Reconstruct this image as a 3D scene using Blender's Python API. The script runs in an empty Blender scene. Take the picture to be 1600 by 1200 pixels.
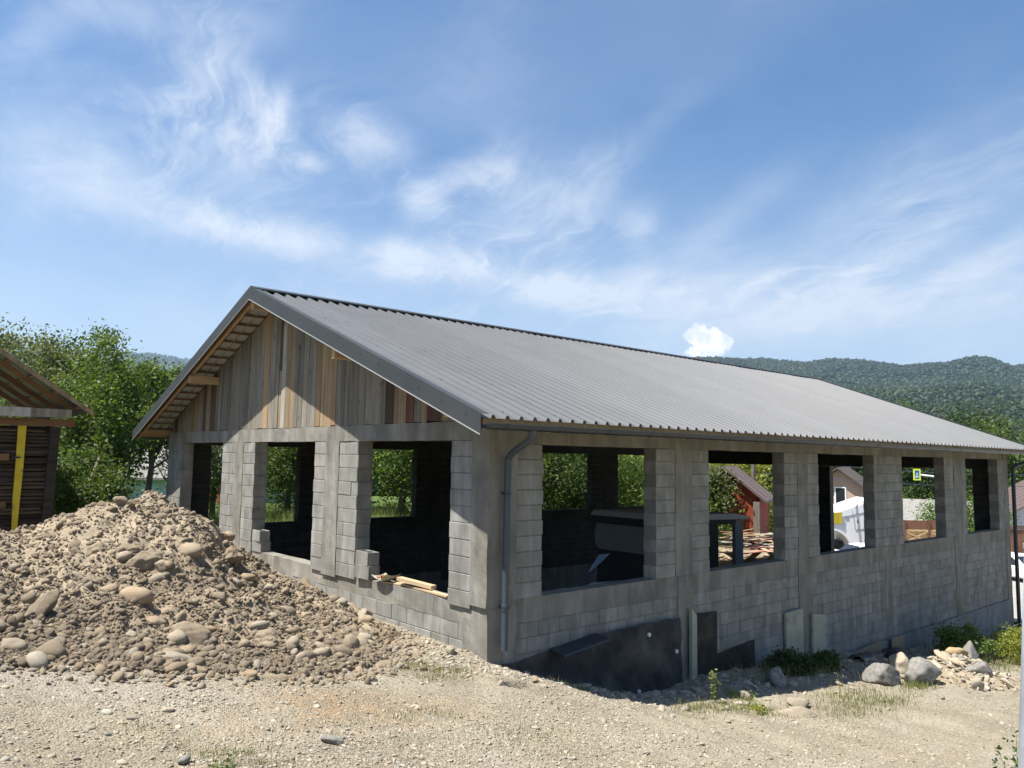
import bpy, math, random
import numpy as np
from mathutils import Vector, Matrix
random.seed(7); rng = np.random.default_rng(7)
rad = math.radians
S = bpy.context.scene
COL = S.collection

# ------------------------------------------------------------------ camera
CAM = np.array([-6.345, -7.640, 2.58])
RGT = np.array([0.75124236, -0.65981622, 0.01665741])
DWN = np.array([0.07485303, 0.06009594, -0.99538209])
FWD = np.array([0.65576821, 0.74902005, 0.09453586])
cd = bpy.data.cameras.new('camera'); cam = bpy.data.objects.new('camera', cd); COL.objects.link(cam)
cd.sensor_width = 36; cd.lens = 1208.98 / 1600 * 36; cd.clip_start = 0.1; cd.clip_end = 20000
cam.matrix_world = Matrix(((RGT[0], -DWN[0], -FWD[0], CAM[0]), (RGT[1], -DWN[1], -FWD[1], CAM[1]), (RGT[2], -DWN[2], -FWD[2], CAM[2]), (0, 0, 0, 1)))
S.camera = cam
S.view_settings.view_transform = 'Standard'; S.view_settings.look = 'None'
S.view_settings.exposure = 1.20; S.view_settings.gamma = 1
S.view_settings.use_curve_mapping = False

# ------------------------------------------------------------------ sun and sky
SUN = Vector((-0.40, 0.145, 0.905)).normalized()
sl = bpy.data.lights.new('sun', 'SUN'); so = bpy.data.objects.new('sun', sl); COL.objects.link(so)
sl.energy = 5.0; sl.angle = rad(0.53); sl.color = (1.0, 0.955, 0.88)
so.rotation_euler = SUN.to_track_quat('Z', 'Y').to_euler(); so.location = (0, 0, 60)
W = bpy.data.worlds.new('World'); S.world = W; W.use_nodes = True
wt = W.node_tree; wt.nodes.clear()
def wn(t, **k):
    n = wt.nodes.new(t)
    for a, b in k.items(): setattr(n, a, b)
    return n
def wl(a, b): wt.links.new(a, b)
def wmath(op, a, b=None, c=None, clamp=False):
    n = wn('ShaderNodeMath', operation=op, use_clamp=clamp)
    for i, v in enumerate((a, b, c)):
        if v is None: continue
        if isinstance(v, (int, float)): n.inputs[i].default_value = v
        else: wl(v, n.inputs[i])
    return n.outputs[0]
def wvec(op, a, b):
    n = wn('ShaderNodeVectorMath', operation=op)
    for i, v in enumerate((a, b)):
        if hasattr(v, 'links'): wl(v, n.inputs[i])
        else: n.inputs[i].default_value = v
    return n
wo = wn('ShaderNodeOutputWorld'); bg = wn('ShaderNodeBackground'); bg.inputs[1].default_value = 0.0505
sky = wn('ShaderNodeTexSky'); sky.sky_type = 'NISHITA'; sky.sun_disc = False
sky.sun_elevation = math.asin(SUN.z); sky.sun_rotation = math.atan2(SUN.x, SUN.y)
sky.altitude = 400; sky.air_density = 1.0; sky.dust_density = 0.7; sky.ozone_density = 2.2
tc = wn('ShaderNodeTexCoord'); dirv = tc.outputs['Generated']
sep = wn('ShaderNodeSeparateXYZ'); wl(dirv, sep.inputs[0])
zz = wmath('ADD', wmath('MAXIMUM', sep.outputs[2], 0.0), 0.16)
cx = wmath('DIVIDE', sep.outputs[0], zz); cy = wmath('DIVIDE', sep.outputs[1], zz)
comb = wn('ShaderNodeCombineXYZ'); wl(cx, comb.inputs[0]); wl(cy, comb.inputs[1])
plane = comb.outputs[0]
def noise(vec, scale, detail=6, rough=.55, dist=0, rot=0, sc=(1, 1, 1), loc=(0, 0, 0)):
    m = wn('ShaderNodeMapping'); wl(vec, m.inputs[0]); m.inputs['Rotation'].default_value = (0, 0, rot); m.inputs['Scale'].default_value = sc; m.inputs['Location'].default_value = loc
    n = wn('ShaderNodeTexNoise'); wl(m.outputs[0], n.inputs['Vector']); n.inputs['Scale'].default_value = scale
    n.inputs['Detail'].default_value = detail; n.inputs['Roughness'].default_value = rough; n.inputs['Distortion'].default_value = dist
    return n.outputs['Fac']
def ramp(v, a, b, lo=0.0, hi=1.0):
    n = wn('ShaderNodeMapRange', interpolation_type='SMOOTHSTEP'); wl(v, n.inputs[0])
    n.inputs[1].default_value = a; n.inputs[2].default_value = b; n.inputs[3].default_value = lo; n.inputs[4].default_value = hi
    return n.outputs[0]
# high cirrus on a plane overhead, drawn out along one wind direction; the vector is warped so that the wisps curl
wt_ = wn('ShaderNodeTexNoise'); wl(plane, wt_.inputs['Vector']); wt_.inputs['Scale'].default_value = 1.6; wt_.inputs['Detail'].default_value = 4
wc = wvec('MULTIPLY', wvec('SUBTRACT', wt_.outputs['Color'], (.5, .5, .5)).outputs[0], (.8, .8, 0)).outputs[0]
pw = wvec('ADD', plane, wc).outputs[0]
AW = rad(78)
wu = wvec('DOT_PRODUCT', pw, (math.cos(AW), math.sin(AW), 0)).outputs['Value']; wv = wvec('DOT_PRODUCT', pw, (-math.sin(AW), math.cos(AW), 0)).outputs['Value']
wcomb = wn('ShaderNodeCombineXYZ'); wl(wu, wcomb.inputs[0]); wl(wv, wcomb.inputs[1]); wind = wcomb.outputs[0]
streak = noise(wind, 1.6, 9, .62, .3, sc=(.50, 1.5, 1))
broad = noise(plane, .65, 4, .5, .3, loc=(3.1, 1.7, 0))
fine = noise(wind, 6.0, 10, .66, .5, sc=(.42, 1.5, 1))
cir = wmath('MULTIPLY', ramp(streak, .42, .80), ramp(broad, .34, .64))
fib = noise(wind, 17, 9, .66, .4, sc=(.28, 1.7, 1))
cir = wmath('MULTIPLY', wmath('MULTIPLY', cir, ramp(fine, .30, .68, .2, 1.0)), ramp(fib, .30, .66, .45, 1.15))
veil = wmath('MULTIPLY', ramp(noise(plane, .9, 6, .6, .2, loc=(7, 2, 0)), .35, .75), .13)
# the air whitens towards the horizon all the way round
low = wmath('MULTIPLY', ramp(sep.outputs[2], .45, .04), .38)
total = wmath('ADD', wmath('ADD', wmath('MULTIPLY', cir, .70), veil), low)
def sdir(px, py):
    v = RGT * (px - 800) / 1208.98 + DWN * (py - 600) / 1208.98 + FWD
    return v / np.linalg.norm(v)
wt2 = wn('ShaderNodeTexNoise'); wl(dirv, wt2.inputs['Vector']); wt2.inputs['Scale'].default_value = 7; wt2.inputs['Detail'].default_value = 5
dw = wvec('ADD', dirv, wvec('MULTIPLY', wvec('SUBTRACT', wt2.outputs['Color'], (.5, .5, .5)).outputs[0], (.10, .10, .10)).outputs[0]).outputs[0]
puffn = noise(dw, 7, 9, .60, .2, sc=(1, 1, 1.7))
puffd = noise(dw, 22, 8, .64, .3, sc=(1, 1, 1.6))
# denser banks of the same high cloud: centre direction, half-axes in degrees, tilt, density
BANKS = [(455, 374, 4.6, 2.0, 6, .85), (335, 350, 4.2, 1.9, 14, .75), (620, 402, 3.6, 2.0, 8, .8), (700, 415, 4.5, 2.2, 12, .75), (830, 445, 5.5, 2.0, 10, .62), (900, 465, 4, 1.6, 8, .45), (190, 300, 7, 3.0, 14, .50), (60, 240, 6, 5, 0, .35),
         (720, 275, 4.0, 1.7, -16, .75), (665, 312, 2.6, 2.0, 10, .80), (780, 270, 2.6, 2.2, -40, .55), (412, 178, 1.6, 3.4, -28, .80), (438, 170, 1.0, 2.6, 10, .5), (372, 222, 1.6, 2.0, -40, .4), (590, 225, 4.2, 2.2, 22, .46), (480, 253, 1.5, 1.0, 0, .6), (545, 210, 4, 3, 10, .35), (350, 95, 6, 1.8, -45, .42), (310, 60, 4, 2.2, -50, .34), (210, 20, 5, 2.0, 0, .3), (60, 50, 5, 1.6, -50, .3), (350, 260, 7, 4, 5, .35), (740, 120, 7, 5, -50, .18), (830, 330, 5, 5, 0, .40),
         (1130, 345, 8, 2.0, -34, .25), (1190, 440, 3.6, .8, -30, .42), (1000, 350, 2.2, 2.4, 10, .42), (920, 300, 5, 3, -38, .30), (990, 220, 7, 1.8, -38, .22), (960, 450, 7, 2.2, 2, .55), (1250, 500, 11, 2.6, -4, .55), (1100, 470, 9, 4.0, -10, .42), (1380, 410, 9, 1.8, -28, .40), (1500, 430, 8, 1.6, -26, .50), (1330, 330, 9, 3.0, -34, .22), (1560, 480, 8, 3.5, -10, .35), (1500, 300, 10, 5, -20, .14)]
for (px, py, a, b, tilt, dens) in BANKS:
    d0 = sdir(px, py); side = np.cross(d0, (0, 0, 1)); side /= np.linalg.norm(side); up = np.cross(side, d0)
    t = rad(-tilt); ax = side * math.cos(t) + up * math.sin(t); bx_ = -side * math.sin(t) + up * math.cos(t)
    df = wvec('SUBTRACT', dirv, tuple(d0)).outputs[0]
    u_ = wmath('DIVIDE', wvec('DOT_PRODUCT', df, tuple(ax)).outputs['Value'], math.sin(rad(a)))
    v_ = wmath('DIVIDE', wvec('DOT_PRODUCT', df, tuple(bx_)).outputs['Value'], math.sin(rad(b)))
    w_ = wvec('DOT_PRODUCT', dirv, tuple(d0)).outputs['Value']
    r2 = wmath('ADD', wmath('MULTIPLY', u_, u_), wmath('MULTIPLY', v_, v_))
    g = wmath('EXPONENT', wmath('MULTIPLY', r2, -0.9))
    g = wmath('MULTIPLY', g, wmath('GREATER_THAN', w_, 0.3))
    soft = wmath('ADD', wmath('MULTIPLY', puffn, .36), wmath('ADD', wmath('MULTIPLY', puffd, .24), wmath('ADD', wmath('MULTIPLY', fine, .26), wmath('MULTIPLY', fib, .16))))
    lobe = ramp(wmath('ADD', g, wmath('MULTIPLY', wmath('SUBTRACT', soft, .5), 2.7)), .10, 1.45)
    total = wmath('ADD', total, wmath('MULTIPLY', wmath('MULTIPLY', lobe, g), dens * .92))
total = wmath('MINIMUM', total, .88)
# one small cumulus above the far hills
cum = None
for (px, py, a, b) in [(1090, 525, 1.15, .95), (1110, 528, 1.2, .9), (1128, 535, 1.0, .8), (1105, 548, 1.7, .75)]:
    d0 = sdir(px, py); side = np.cross(d0, (0, 0, 1)); side /= np.linalg.norm(side); up = np.cross(side, d0)
    df = wvec('SUBTRACT', dirv, tuple(d0)).outputs[0]
    u_ = wmath('DIVIDE', wvec('DOT_PRODUCT', df, tuple(side)).outputs['Value'], math.sin(rad(a)))
    v_ = wmath('DIVIDE', wvec('DOT_PRODUCT', df, tuple(up)).outputs['Value'], math.sin(rad(b)))
    g = wmath('EXPONENT', wmath('MULTIPLY', wmath('ADD', wmath('MULTIPLY', u_, u_), wmath('MULTIPLY', v_, v_)), -1.0))
    cum = g if cum is None else wmath('MAXIMUM', cum, g)
cum = wmath('MULTIPLY', cum, wmath('GREATER_THAN', wvec('DOT_PRODUCT', dirv, tuple(sdir(1105, 540))).outputs['Value'], .98))
cn = noise(dirv, 95, 6, .6, .3)
cumm = ramp(wmath('ADD', cum, wmath('MULTIPLY', wmath('SUBTRACT', cn, .5), .9)), .42, .62)
mixc = wn('ShaderNodeMix', data_type='RGBA'); wl(total, mixc.inputs['Factor']); hsv = wn('ShaderNodeHueSaturation'); hsv.inputs['Saturation'].default_value = 1.30; hsv.inputs['Value'].default_value = 1.30; wl(sky.outputs[0], hsv.inputs['Color']); wl(hsv.outputs[0], mixc.inputs['A']); mixc.inputs['B'].default_value = (7.6, 8.1, 8.9, 1)
mix2 = wn('ShaderNodeMix', data_type='RGBA'); wl(cumm, mix2.inputs['Factor']); wl(mixc.outputs['Result'], mix2.inputs['A'])
cs = wn('ShaderNodeMix', data_type='RGBA'); wl(ramp(noise(dirv, 60, 5, .6, .2, loc=(0, 0, .3)), .35, .65), cs.inputs['Factor']); cs.inputs['A'].default_value = (8.0, 8.6, 9.6, 1); cs.inputs['B'].default_value = (12.0, 12.0, 12.0, 1)
wl(cs.outputs['Result'], mix2.inputs['B'])
wl(mix2.outputs['Result'], bg.inputs[0]); wl(bg.outputs[0], wo.inputs[0])

# ------------------------------------------------------------------ helpers
def tag(o, label=None, cat=None, group=None, kind=None):
    if label: o['label'] = label
    if cat: o['category'] = cat
    if group: o['group'] = group
    if kind: o['kind'] = kind
    return o
def empty(name, loc=(0, 0, 0), rz=0.0, label=None, cat=None, group=None):
    o = bpy.data.objects.new(name, None); COL.objects.link(o); o.location = loc; o.rotation_euler = (0, 0, rz); o.empty_display_size = .2
    return tag(o, label, cat, group)
def mesh(name, V, F, m=None, smooth=False):
    """V (n,3); F list of arrays of faces (k,3) or (k,4) or a list of index lists"""
    me = bpy.data.meshes.new(name); V = np.asarray(V, np.float32)
    if isinstance(F, np.ndarray): F = [F]
    if len(F) and isinstance(F[0], np.ndarray):
        me.vertices.add(len(V)); me.vertices.foreach_set('co', V.ravel())
        idx = np.concatenate([f.ravel() for f in F]).astype(np.int32)
        tot = np.concatenate([np.full(len(f), f.shape[1], np.int32) for f in F])
        st = np.concatenate([[0], np.cumsum(tot)[:-1]]).astype(np.int32)
        me.loops.add(len(idx)); me.loops.foreach_set('vertex_index', idx)
        me.polygons.add(len(tot)); me.polygons.foreach_set('loop_start', st)
        me.update(calc_edges=True); me.validate()
    else:
        me.from_pydata([tuple(map(float, v)) for v in V], [], [tuple(int(i) for i in f) for f in F]); me.update()
    if smooth and len(me.polygons): me.polygons.foreach_set('use_smooth', [True] * len(me.polygons))
    if m: me.materials.append(m)
    return me
def obj(name, me, parent=None, loc=(0, 0, 0), rot=(0, 0, 0), kind=None):
    o = bpy.data.objects.new(name, me); COL.objects.link(o); o.location = loc; o.rotation_euler = rot
    if parent: o.parent = parent
    if kind: o['kind'] = kind
    return o
BOXF = np.array([[0, 3, 2, 1], [4, 5, 6, 7], [0, 1, 5, 4], [1, 2, 6, 5], [2, 3, 7, 6], [3, 0, 4, 7]])
class MB:
    def __init__(s): s.V = []; s.F = []; s.n = 0
    def add(s, V, F):
        V = np.asarray(V, float); s.V.append(V)
        for f in F: s.F.append([i + s.n for i in f])
        s.n += len(V); return s
    def box(s, x0, x1, y0, y1, z0, z1):
        return s.add([(x0, y0, z0), (x1, y0, z0), (x1, y1, z0), (x0, y1, z0), (x0, y0, z1), (x1, y0, z1), (x1, y1, z1), (x0, y1, z1)], BOXF.tolist())
    def bar(s, a, b, w, h, up=(0, 0, 1)):
        a = np.array(a, float); b = np.array(b, float); d = b - a; d /= np.linalg.norm(d); up = np.array(up, float)
        if abs(np.dot(d, up)) > .98: up = np.array((0, 1., 0))
        r = np.cross(d, up); r /= np.linalg.norm(r); u = np.cross(r, d)
        V = [p + r * i * w / 2 + u * j * h / 2 for p in (a, b) for i, j in ((-1, -1), (1, -1), (1, 1), (-1, 1))]
        return s.add(V, [[0, 3, 2, 1], [4, 5, 6, 7], [0, 1, 5, 4], [1, 2, 6, 5], [2, 3, 7, 6], [3, 0, 4, 7]][::1])
    def tube(s, pts, rr, seg=8, cap=True):
        pts = [np.array(p, float) for p in pts]
        if not hasattr(rr, '__len__'): rr = [rr] * len(pts)
        V = []; pu = None
        for i, p in enumerate(pts):
            d = pts[min(i + 1, len(pts) - 1)] - pts[max(i - 1, 0)]; d /= max(np.linalg.norm(d), 1e-9)
            if pu is None: pu = np.array((0, 0, 1.)) if abs(d[2]) < .9 else np.array((1., 0, 0))
            r = np.cross(d, pu); r /= max(np.linalg.norm(r), 1e-9); pu = np.cross(r, d)
            for k in range(seg):
                t = 2 * math.pi * k / seg; V.append(p + (r * math.cos(t) + pu * math.sin(t)) * rr[i])
        F = [[i * seg + k, i * seg + (k + 1) % seg, (i + 1) * seg + (k + 1) % seg, (i + 1) * seg + k] for i in range(len(pts) - 1) for k in range(seg)]
        if cap: F += [list(range(seg))[::-1], [(len(pts) - 1) * seg + k for k in range(seg)]]
        return s.add(V, F)
    def prism(s, poly, a, b, axis=1):
        """poly: 2-d outline; extruded from a to b along axis (0 x, 1 y, 2 z)"""
        def P(u, v, w): return {0: (w, u, v), 1: (u, w, v), 2: (u, v, w)}[axis]
        n = len(poly); V = [P(u, v, a) for u, v in poly] + [P(u, v, b) for u, v in poly]
        return s.add(V, [list(range(n))[::-1], [n + i for i in range(n)]] + [[i, (i + 1) % n, n + (i + 1) % n, n + i] for i in range(n)])
    def me(s, name, m=None, smooth=False):
        me = mesh(name, np.concatenate(s.V) if s.V else np.zeros((0, 3)), s.F, m, smooth)
        import bmesh
        bm = bmesh.new(); bm.from_mesh(me); bmesh.ops.recalc_face_normals(bm, faces=bm.faces); bm.to_mesh(me); bm.free()
        return me
    def build(s, name, m, parent=None, loc=(0, 0, 0), rot=(0, 0, 0), smooth=False, kind=None):
        return obj(name, s.me(name, m, smooth), parent, loc, rot, kind)
def smooth_angle(o, a=40):
    me = o.data; me.polygons.foreach_set('use_smooth', [True] * len(me.polygons))
    try: me.set_sharp_from_angle(angle=rad(a))
    except Exception: pass
    return o
# numpy noise
def _h(ix, iy, iz):
    n = (ix * 374761393 + iy * 668265263 + iz * 2147483647 * 3 + 1274126177) & 0xffffffff
    n = ((n ^ (n >> 13)) * 1274126177) & 0xffffffff
    n = ((n ^ (n >> 16)) * 2246822519) & 0xffffffff
    return ((n ^ (n >> 15)) & 0xffff) / 32767.5 - 1.0
def vnoise(x, y, z=0.0):
    x = np.asarray(x, float); y = np.asarray(y, float); z = np.broadcast_to(np.asarray(z, float), x.shape)
    ix = np.floor(x).astype(np.int64); iy = np.floor(y).astype(np.int64); iz = np.floor(z).astype(np.int64)
    fx, fy, fz = x - ix, y - iy, z - iz
    fx = fx * fx * (3 - 2 * fx); fy = fy * fy * (3 - 2 * fy); fz = fz * fz * (3 - 2 * fz)
    r = 0
    for a in (0, 1):
        for b in (0, 1):
            for c in (0, 1):
                r = r + _h(ix + a, iy + b, iz + c) * (fx if a else 1 - fx) * (fy if b else 1 - fy) * (fz if c else 1 - fz)
    return r
def fbm(x, y, z=0.0, o=4, g=.5):
    r = 0; a = 1; f = 1
    for i in range(o):
        r = r + a * vnoise(np.asarray(x) * f + 17.3 * i, np.asarray(y) * f + 5.1 * i, np.asarray(z) * f + 9.7 * i); a *= g; f *= 2.03
    return r
def sstep(x, a, b):
    t = np.clip((np.asarray(x, float) - a) / (b - a), 0, 1); return t * t * (3 - 2 * t)

# ------------------------------------------------------------------ materials
MATS = {}
def mat(name, c1, c2=None, scale=3.0, rough=.85, bump=0.0, bscale=30.0, bdist=.01, rand=0.0, metal=0.0, spec=.3, stretch=(1, 1, 1), coord='Object',
        c3=None, scale3=1.0, cut3=(.55, .7), streaks=0.0, detail=6, transl=0.0, hue=0.0, back=None, trans_col=None):
    m = bpy.data.materials.new(name); m.use_nodes = True; t = m.node_tree; N = t.nodes; L = t.links
    p = N['Principled BSDF']; out = N['Material Output']
    p.inputs['Roughness'].default_value = rough; p.inputs['Metallic'].default_value = metal; p.inputs['Specular IOR Level'].default_value = spec
    if coord == 'World':
        g = N.new('ShaderNodeNewGeometry'); vec = g.outputs['Position']
    else:
        g = N.new('ShaderNodeTexCoord'); vec = g.outputs['Object']
    def nz(sc, det=detail, ro=.55, st=(1, 1, 1), dis=0.0):
        mp = N.new('ShaderNodeMapping'); L.new(vec, mp.inputs[0]); mp.inputs['Scale'].default_value = st
        n = N.new('ShaderNodeTexNoise'); L.new(mp.outputs[0], n.inputs['Vector']); n.inputs['Scale'].default_value = sc
        n.inputs['Detail'].default_value = det; n.inputs['Roughness'].default_value = ro; n.inputs['Distortion'].default_value = dis
        return n.outputs['Fac']
    def rmp(v, a, b, lo=0., hi=1.):
        n = N.new('ShaderNodeMapRange'); L.new(v, n.inputs[0]); n.inputs[1].default_value = a; n.inputs[2].default_value = b; n.inputs[3].default_value = lo; n.inputs[4].default_value = hi; n.clamp = True
        return n.outputs[0]
    def mixrgb(f, a, b, blend='MIX'):
        n = N.new('ShaderNodeMix'); n.data_type = 'RGBA'; n.blend_type = blend
        for s_, v in (('Factor', f), ('A', a), ('B', b)):
            if hasattr(v, 'links'): L.new(v, n.inputs[s_])
            else: n.inputs[s_].default_value = v if s_ == 'Factor' else (*v, 1)
        return n.outputs['Result']
    col = None
    if c2: col = mixrgb(rmp(nz(scale, st=stretch), .3, .7), c1, c2)
    else: col = mixrgb(0.0, c1, c1)
    if c3: col = mixrgb(rmp(nz(scale3, 5, .6), cut3[0], cut3[1]), col, c3)
    if streaks:
        f = rmp(nz(5.0, 5, .6, (1, 1, .16), .3), .50, .72, 0, streaks); col = mixrgb(f, col, (.37, .37, .35))
        f = rmp(nz(3.1, 5, .6, (1, 1, .25), .3), .55, .75, 0, streaks); col = mixrgb(f, col, (.10, .10, .092))
    if rand:
        oi = N.new('ShaderNodeObjectInfo'); ge = N.new('ShaderNodeNewGeometry')
        a = N.new('ShaderNodeMath'); a.operation = 'ADD'; L.new(oi.outputs['Random'], a.inputs[0]); L.new(ge.outputs['Random Per Island'], a.inputs[1])
        fr = N.new('ShaderNodeMath'); fr.operation = 'FRACT'; L.new(a.outputs[0], fr.inputs[0])
        hs = N.new('ShaderNodeHueSaturation'); L.new(col, hs.inputs['Color']); L.new(rmp(fr.outputs[0], 0, 1, 1 - rand, 1 + rand), hs.inputs['Value'])
        if hue:
            f2 = N.new('ShaderNodeMath'); f2.operation = 'MULTIPLY'; f2.inputs[1].default_value = 7.13; L.new(a.outputs[0], f2.inputs[0])
            f3 = N.new('ShaderNodeMath'); f3.operation = 'FRACT'; L.new(f2.outputs[0], f3.inputs[0])
            L.new(rmp(f3.outputs[0], 0, 1, .5 - hue, .5 + hue), hs.inputs['Hue']); L.new(rmp(f3.outputs[0], 0, 1, 1.2, .75), hs.inputs['Saturation'])
        col = hs.outputs['Color']
    if back:
        ge2 = N.new('ShaderNodeNewGeometry'); col = mixrgb(ge2.outputs['Backfacing'], col, back)
    L.new(col, p.inputs['Base Color'])
    if bump:
        b = N.new('ShaderNodeBump'); b.inputs['Strength'].default_value = bump; b.inputs['Distance'].default_value = bdist
        L.new(nz(bscale, 8, .65, stretch), b.inputs['Height']); L.new(b.outputs[0], p.inputs['Normal'])
    if transl:
        tr = N.new('ShaderNodeBsdfTranslucent'); mx = N.new('ShaderNodeMixShader'); mx.inputs[0].default_value = transl
        if trans_col: tcv = mixrgb(1.0, col, trans_col, 'MULTIPLY'); L.new(tcv, tr.inputs[0])
        else: L.new(col, tr.inputs[0])
        L.new(p.outputs[0], mx.inputs[1]); L.new(tr.outputs[0], mx.inputs[2]); L.new(mx.outputs[0], out.inputs[0])
    MATS[name] = m
    return m
m_block = mat('concrete_block', (.172, .166, .148), (.272, .264, .240), 3.6, .92, .8, 70, .008, rand=.11, coord='World', streaks=.60)
m_mortar = mat('mortar', (.14, .137, .13), (.20, .195, .18), 12, .95, .6, 40, .01, coord='World')
m_cast = mat('cast_concrete', (.128, .119, .098), (.270, .256, .220), 2.2, .9, .7, 34, .012, coord='World', stretch=(1, 1, .5), c3=(.14, .135, .125), scale3=1.7, cut3=(.52, .72), streaks=.4)
m_found = mat('foundation_concrete', (.14, .148, .15), (.22, .228, .23), 1.6, .9, .6, 30, .012, coord='World', streaks=.5)
m_roof = mat('anthracite_sheet', (.084, .088, .093), (.098, .102, .108), 1.4, .50, 0, coord='World', spec=.34, back=(.30, .295, .27), rand=.06)
m_lip = mat('trim_lip_metal', (.24, .25, .25), rough=.5)
m_trim = mat('anthracite_trim', (.034, .038, .040), (.044, .048, .050), 2, .55, coord='World', spec=.3)
m_gutter = mat('gutter_metal', (.016, .022, .030), (.026, .034, .045), 3, .38, coord='World', spec=.5)
m_pipe = mat('pipe_metal', (.040, .055, .072), (.055, .072, .092), 3, .4, coord='World', spec=.5)
def wood(name, a, b, r=.24): return mat(name, a, b, 5, .85, .5, 22, .006, rand=r, stretch=(3, 3, .18), coord='World', c3=tuple(x * .55 for x in a), scale3=4.5, cut3=(.60, .78))
def woodh(name, a, b, st=(.3, 3, 3), r=.12): return mat(name, a, b, 5, .85, .4, 22, .005, rand=r, stretch=st, coord='World')
m_wgrey = wood('weathered_grey_board', (.118, .104, .084), (.245, .222, .184))
m_wwarm = wood('weathered_tan_board', (.17, .120, .070), (.31, .235, .145))
m_wor = wood('orange_board', (.215, .140, .075), (.33, .235, .14))
m_wdark = wood('dark_brown_board', (.05, .032, .022), (.10, .068, .048))
m_wred = wood('dark_red_board', (.075, .030, .024), (.13, .06, .045))
m_wpale = wood('pale_board', (.27, .255, .225), (.44, .425, .39))
m_purlin = woodh('purlin_wood', (.36, .235, .115), (.48, .34, .19))
m_barge = mat('barge_wood', (.30, .185, .085), (.41, .27, .135), 5, .8, .3, 22, .005, stretch=(3, .4, .4), coord='World')
m_batten = woodh('batten_wood', (.12, .075, .04), (.19, .12, .065), (.3, 3, 3))
m_plank = mat('sawn_plank', (.36, .265, .155), (.48, .36, .23), 6, .8, .4, 25, .004, stretch=(2, .3, 2), coord='World')
m_black = mat('black_membrane', (.008, .009, .011), (.018, .020, .023), 4, .45, 0, coord='World', spec=.5, c3=(.105, .092, .072), scale3=1.9, cut3=(.44, .74))
m_bboard = mat('bitumen_board', (.014, .014, .015), (.030, .028, .026), 3, .8, .4, 40, .005, coord='World', c3=(.075, .062, .045), scale3=2.4, cut3=(.46, .72))
m_foam = mat('weathered_insulation', (.30, .30, .225), (.40, .395, .305), 3, .9, .4, 30, .006, coord='World', c3=(.22, .21, .16), scale3=4, cut3=(.58, .7))
m_formply = mat('formwork_board', (.22, .17, .11), (.31, .245, .165), 3, .85, .3, 30, .004, coord='World', stretch=(.4, 1, 2))
m_white = mat('white_plastic', (.72, .73, .74), rough=.4)
m_rust = mat('rusty_scrap', (.16, .05, .02), (.33, .13, .05), 12, .9, .6, 40, .01, coord='World')
m_blockd = mat('shade_toned_block', (.040, .040, .040), (.070, .070, .068), 3.2, .92, .5, 90, .006, rand=.15, coord='World')  # darkened copy of the block: interior shade put into rear and far wall colour
m_castd = mat('shade_toned_cast', (.036, .036, .035), (.070, .069, .065), 2.2, .9, .5, 34, .01, coord='World')  # cast concrete darkened likewise, indoor gloom painted into its colour
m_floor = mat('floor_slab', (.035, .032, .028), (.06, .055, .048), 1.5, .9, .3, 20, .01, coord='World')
m_heap = mat('heap_earth', (.235, .185, .125), (.345, .280, .196), 1.3, .95, .9, 60, .02, coord='World', c3=(.19, .145, .095), scale3=.9, cut3=(.5, .68))
m_stone = mat('river_stone', (.235, .186, .126), (.345, .283, .200), 4, .92, .8, 24, .014, rand=.14, hue=.008, c3=(.29, .235, .165), scale3=1.3, cut3=(.38, .58))
m_stoneg = mat('grey_stone', (.14, .132, .120), (.235, .222, .20), 4, .8, .4, 30, .008, rand=.14, c3=(.10, .095, .09), scale3=3)
m_pebble = mat('gravel_stone', (.215, .184, .134), (.345, .304, .236), 9, .9, .3, 60, .003, rand=.30, hue=.014)
m_limestone = mat('yellow_stone', (.28, .19, .10), (.38, .28, .16), 4, .85, .4, 30, .006, rand=.1)
m_galv = mat('galvanised_steel', (.36, .39, .43), (.50, .53, .57), 14, .5, .2, 60, .002, metal=.6, spec=.5, coord='World')
m_yellow = mat('yellow_paint', (.44, .33, .018), (.56, .43, .03), 5, .6, .3, 20, .003, coord='World', c3=(.22, .17, .05), scale3=6, cut3=(.60, .68))
m_darkwood = mat('dark_shed_wood', (.022, .018, .015), (.05, .04, .032), 4, .9, .4, 20, .006, coord='World', stretch=(.5, .5, 3))
m_logs = mat('stacked_slab_wood', (.055, .040, .028), (.11, .084, .06), 4, .9, .5, 24, .008, coord='World', stretch=(.4, 1, 3), rand=.45)
m_bark = mat('bark', (.10, .082, .062), (.20, .17, .135), 6, .95, .6, 22, .01, stretch=(2, 2, .5))
def leaf(name, a, b, r=.32, tr=.42): return mat(name, a, b, .9, .55, spec=.28, rand=r, hue=.018, coord='World', transl=tr, trans_col=(1.25, 1.15, .6))
m_leafa = leaf('leaf_mid', (.050, .090, .022), (.105, .160, .036))
m_leafb = leaf('leaf_bright', (.068, .120, .024), (.140, .210, .042))
m_leafc = leaf('leaf_dark', (.026, .052, .018), (.060, .100, .030))
m_leafy = leaf('leaf_yellow', (.155, .185, .032), (.260, .290, .050))
m_leafo = leaf('leaf_olive', (.095, .125, .050), (.170, .200, .085))
m_grass = leaf('grass_blade', (.10, .145, .035), (.21, .23, .075), .3, .3)
m_dry = leaf('dry_grass_blade', (.26, .24, .11), (.38, .34, .18), .3, .3)
m_wood_f = leaf('forest_leaf', (.026, .050, .024), (.046, .078, .032), .14, .2)
m_hill = mat('hill_ground', (.022, .040, .018), (.040, .062, .026), .012, .95, coord='World', rand=0)
m_glass = mat('dark_glass', (.02, .025, .03), rough=.06, spec=.8)
m_wht = mat('white_paint', (.78, .79, .80), rough=.3, spec=.5)
m_vgrey = mat('grey_van_paint', (.17, .185, .20), (.21, .225, .24), 3, .5, spec=.4, coord='World')
m_tyre = mat('tyre_rubber', (.018, .018, .018), rough=.85)
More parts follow.
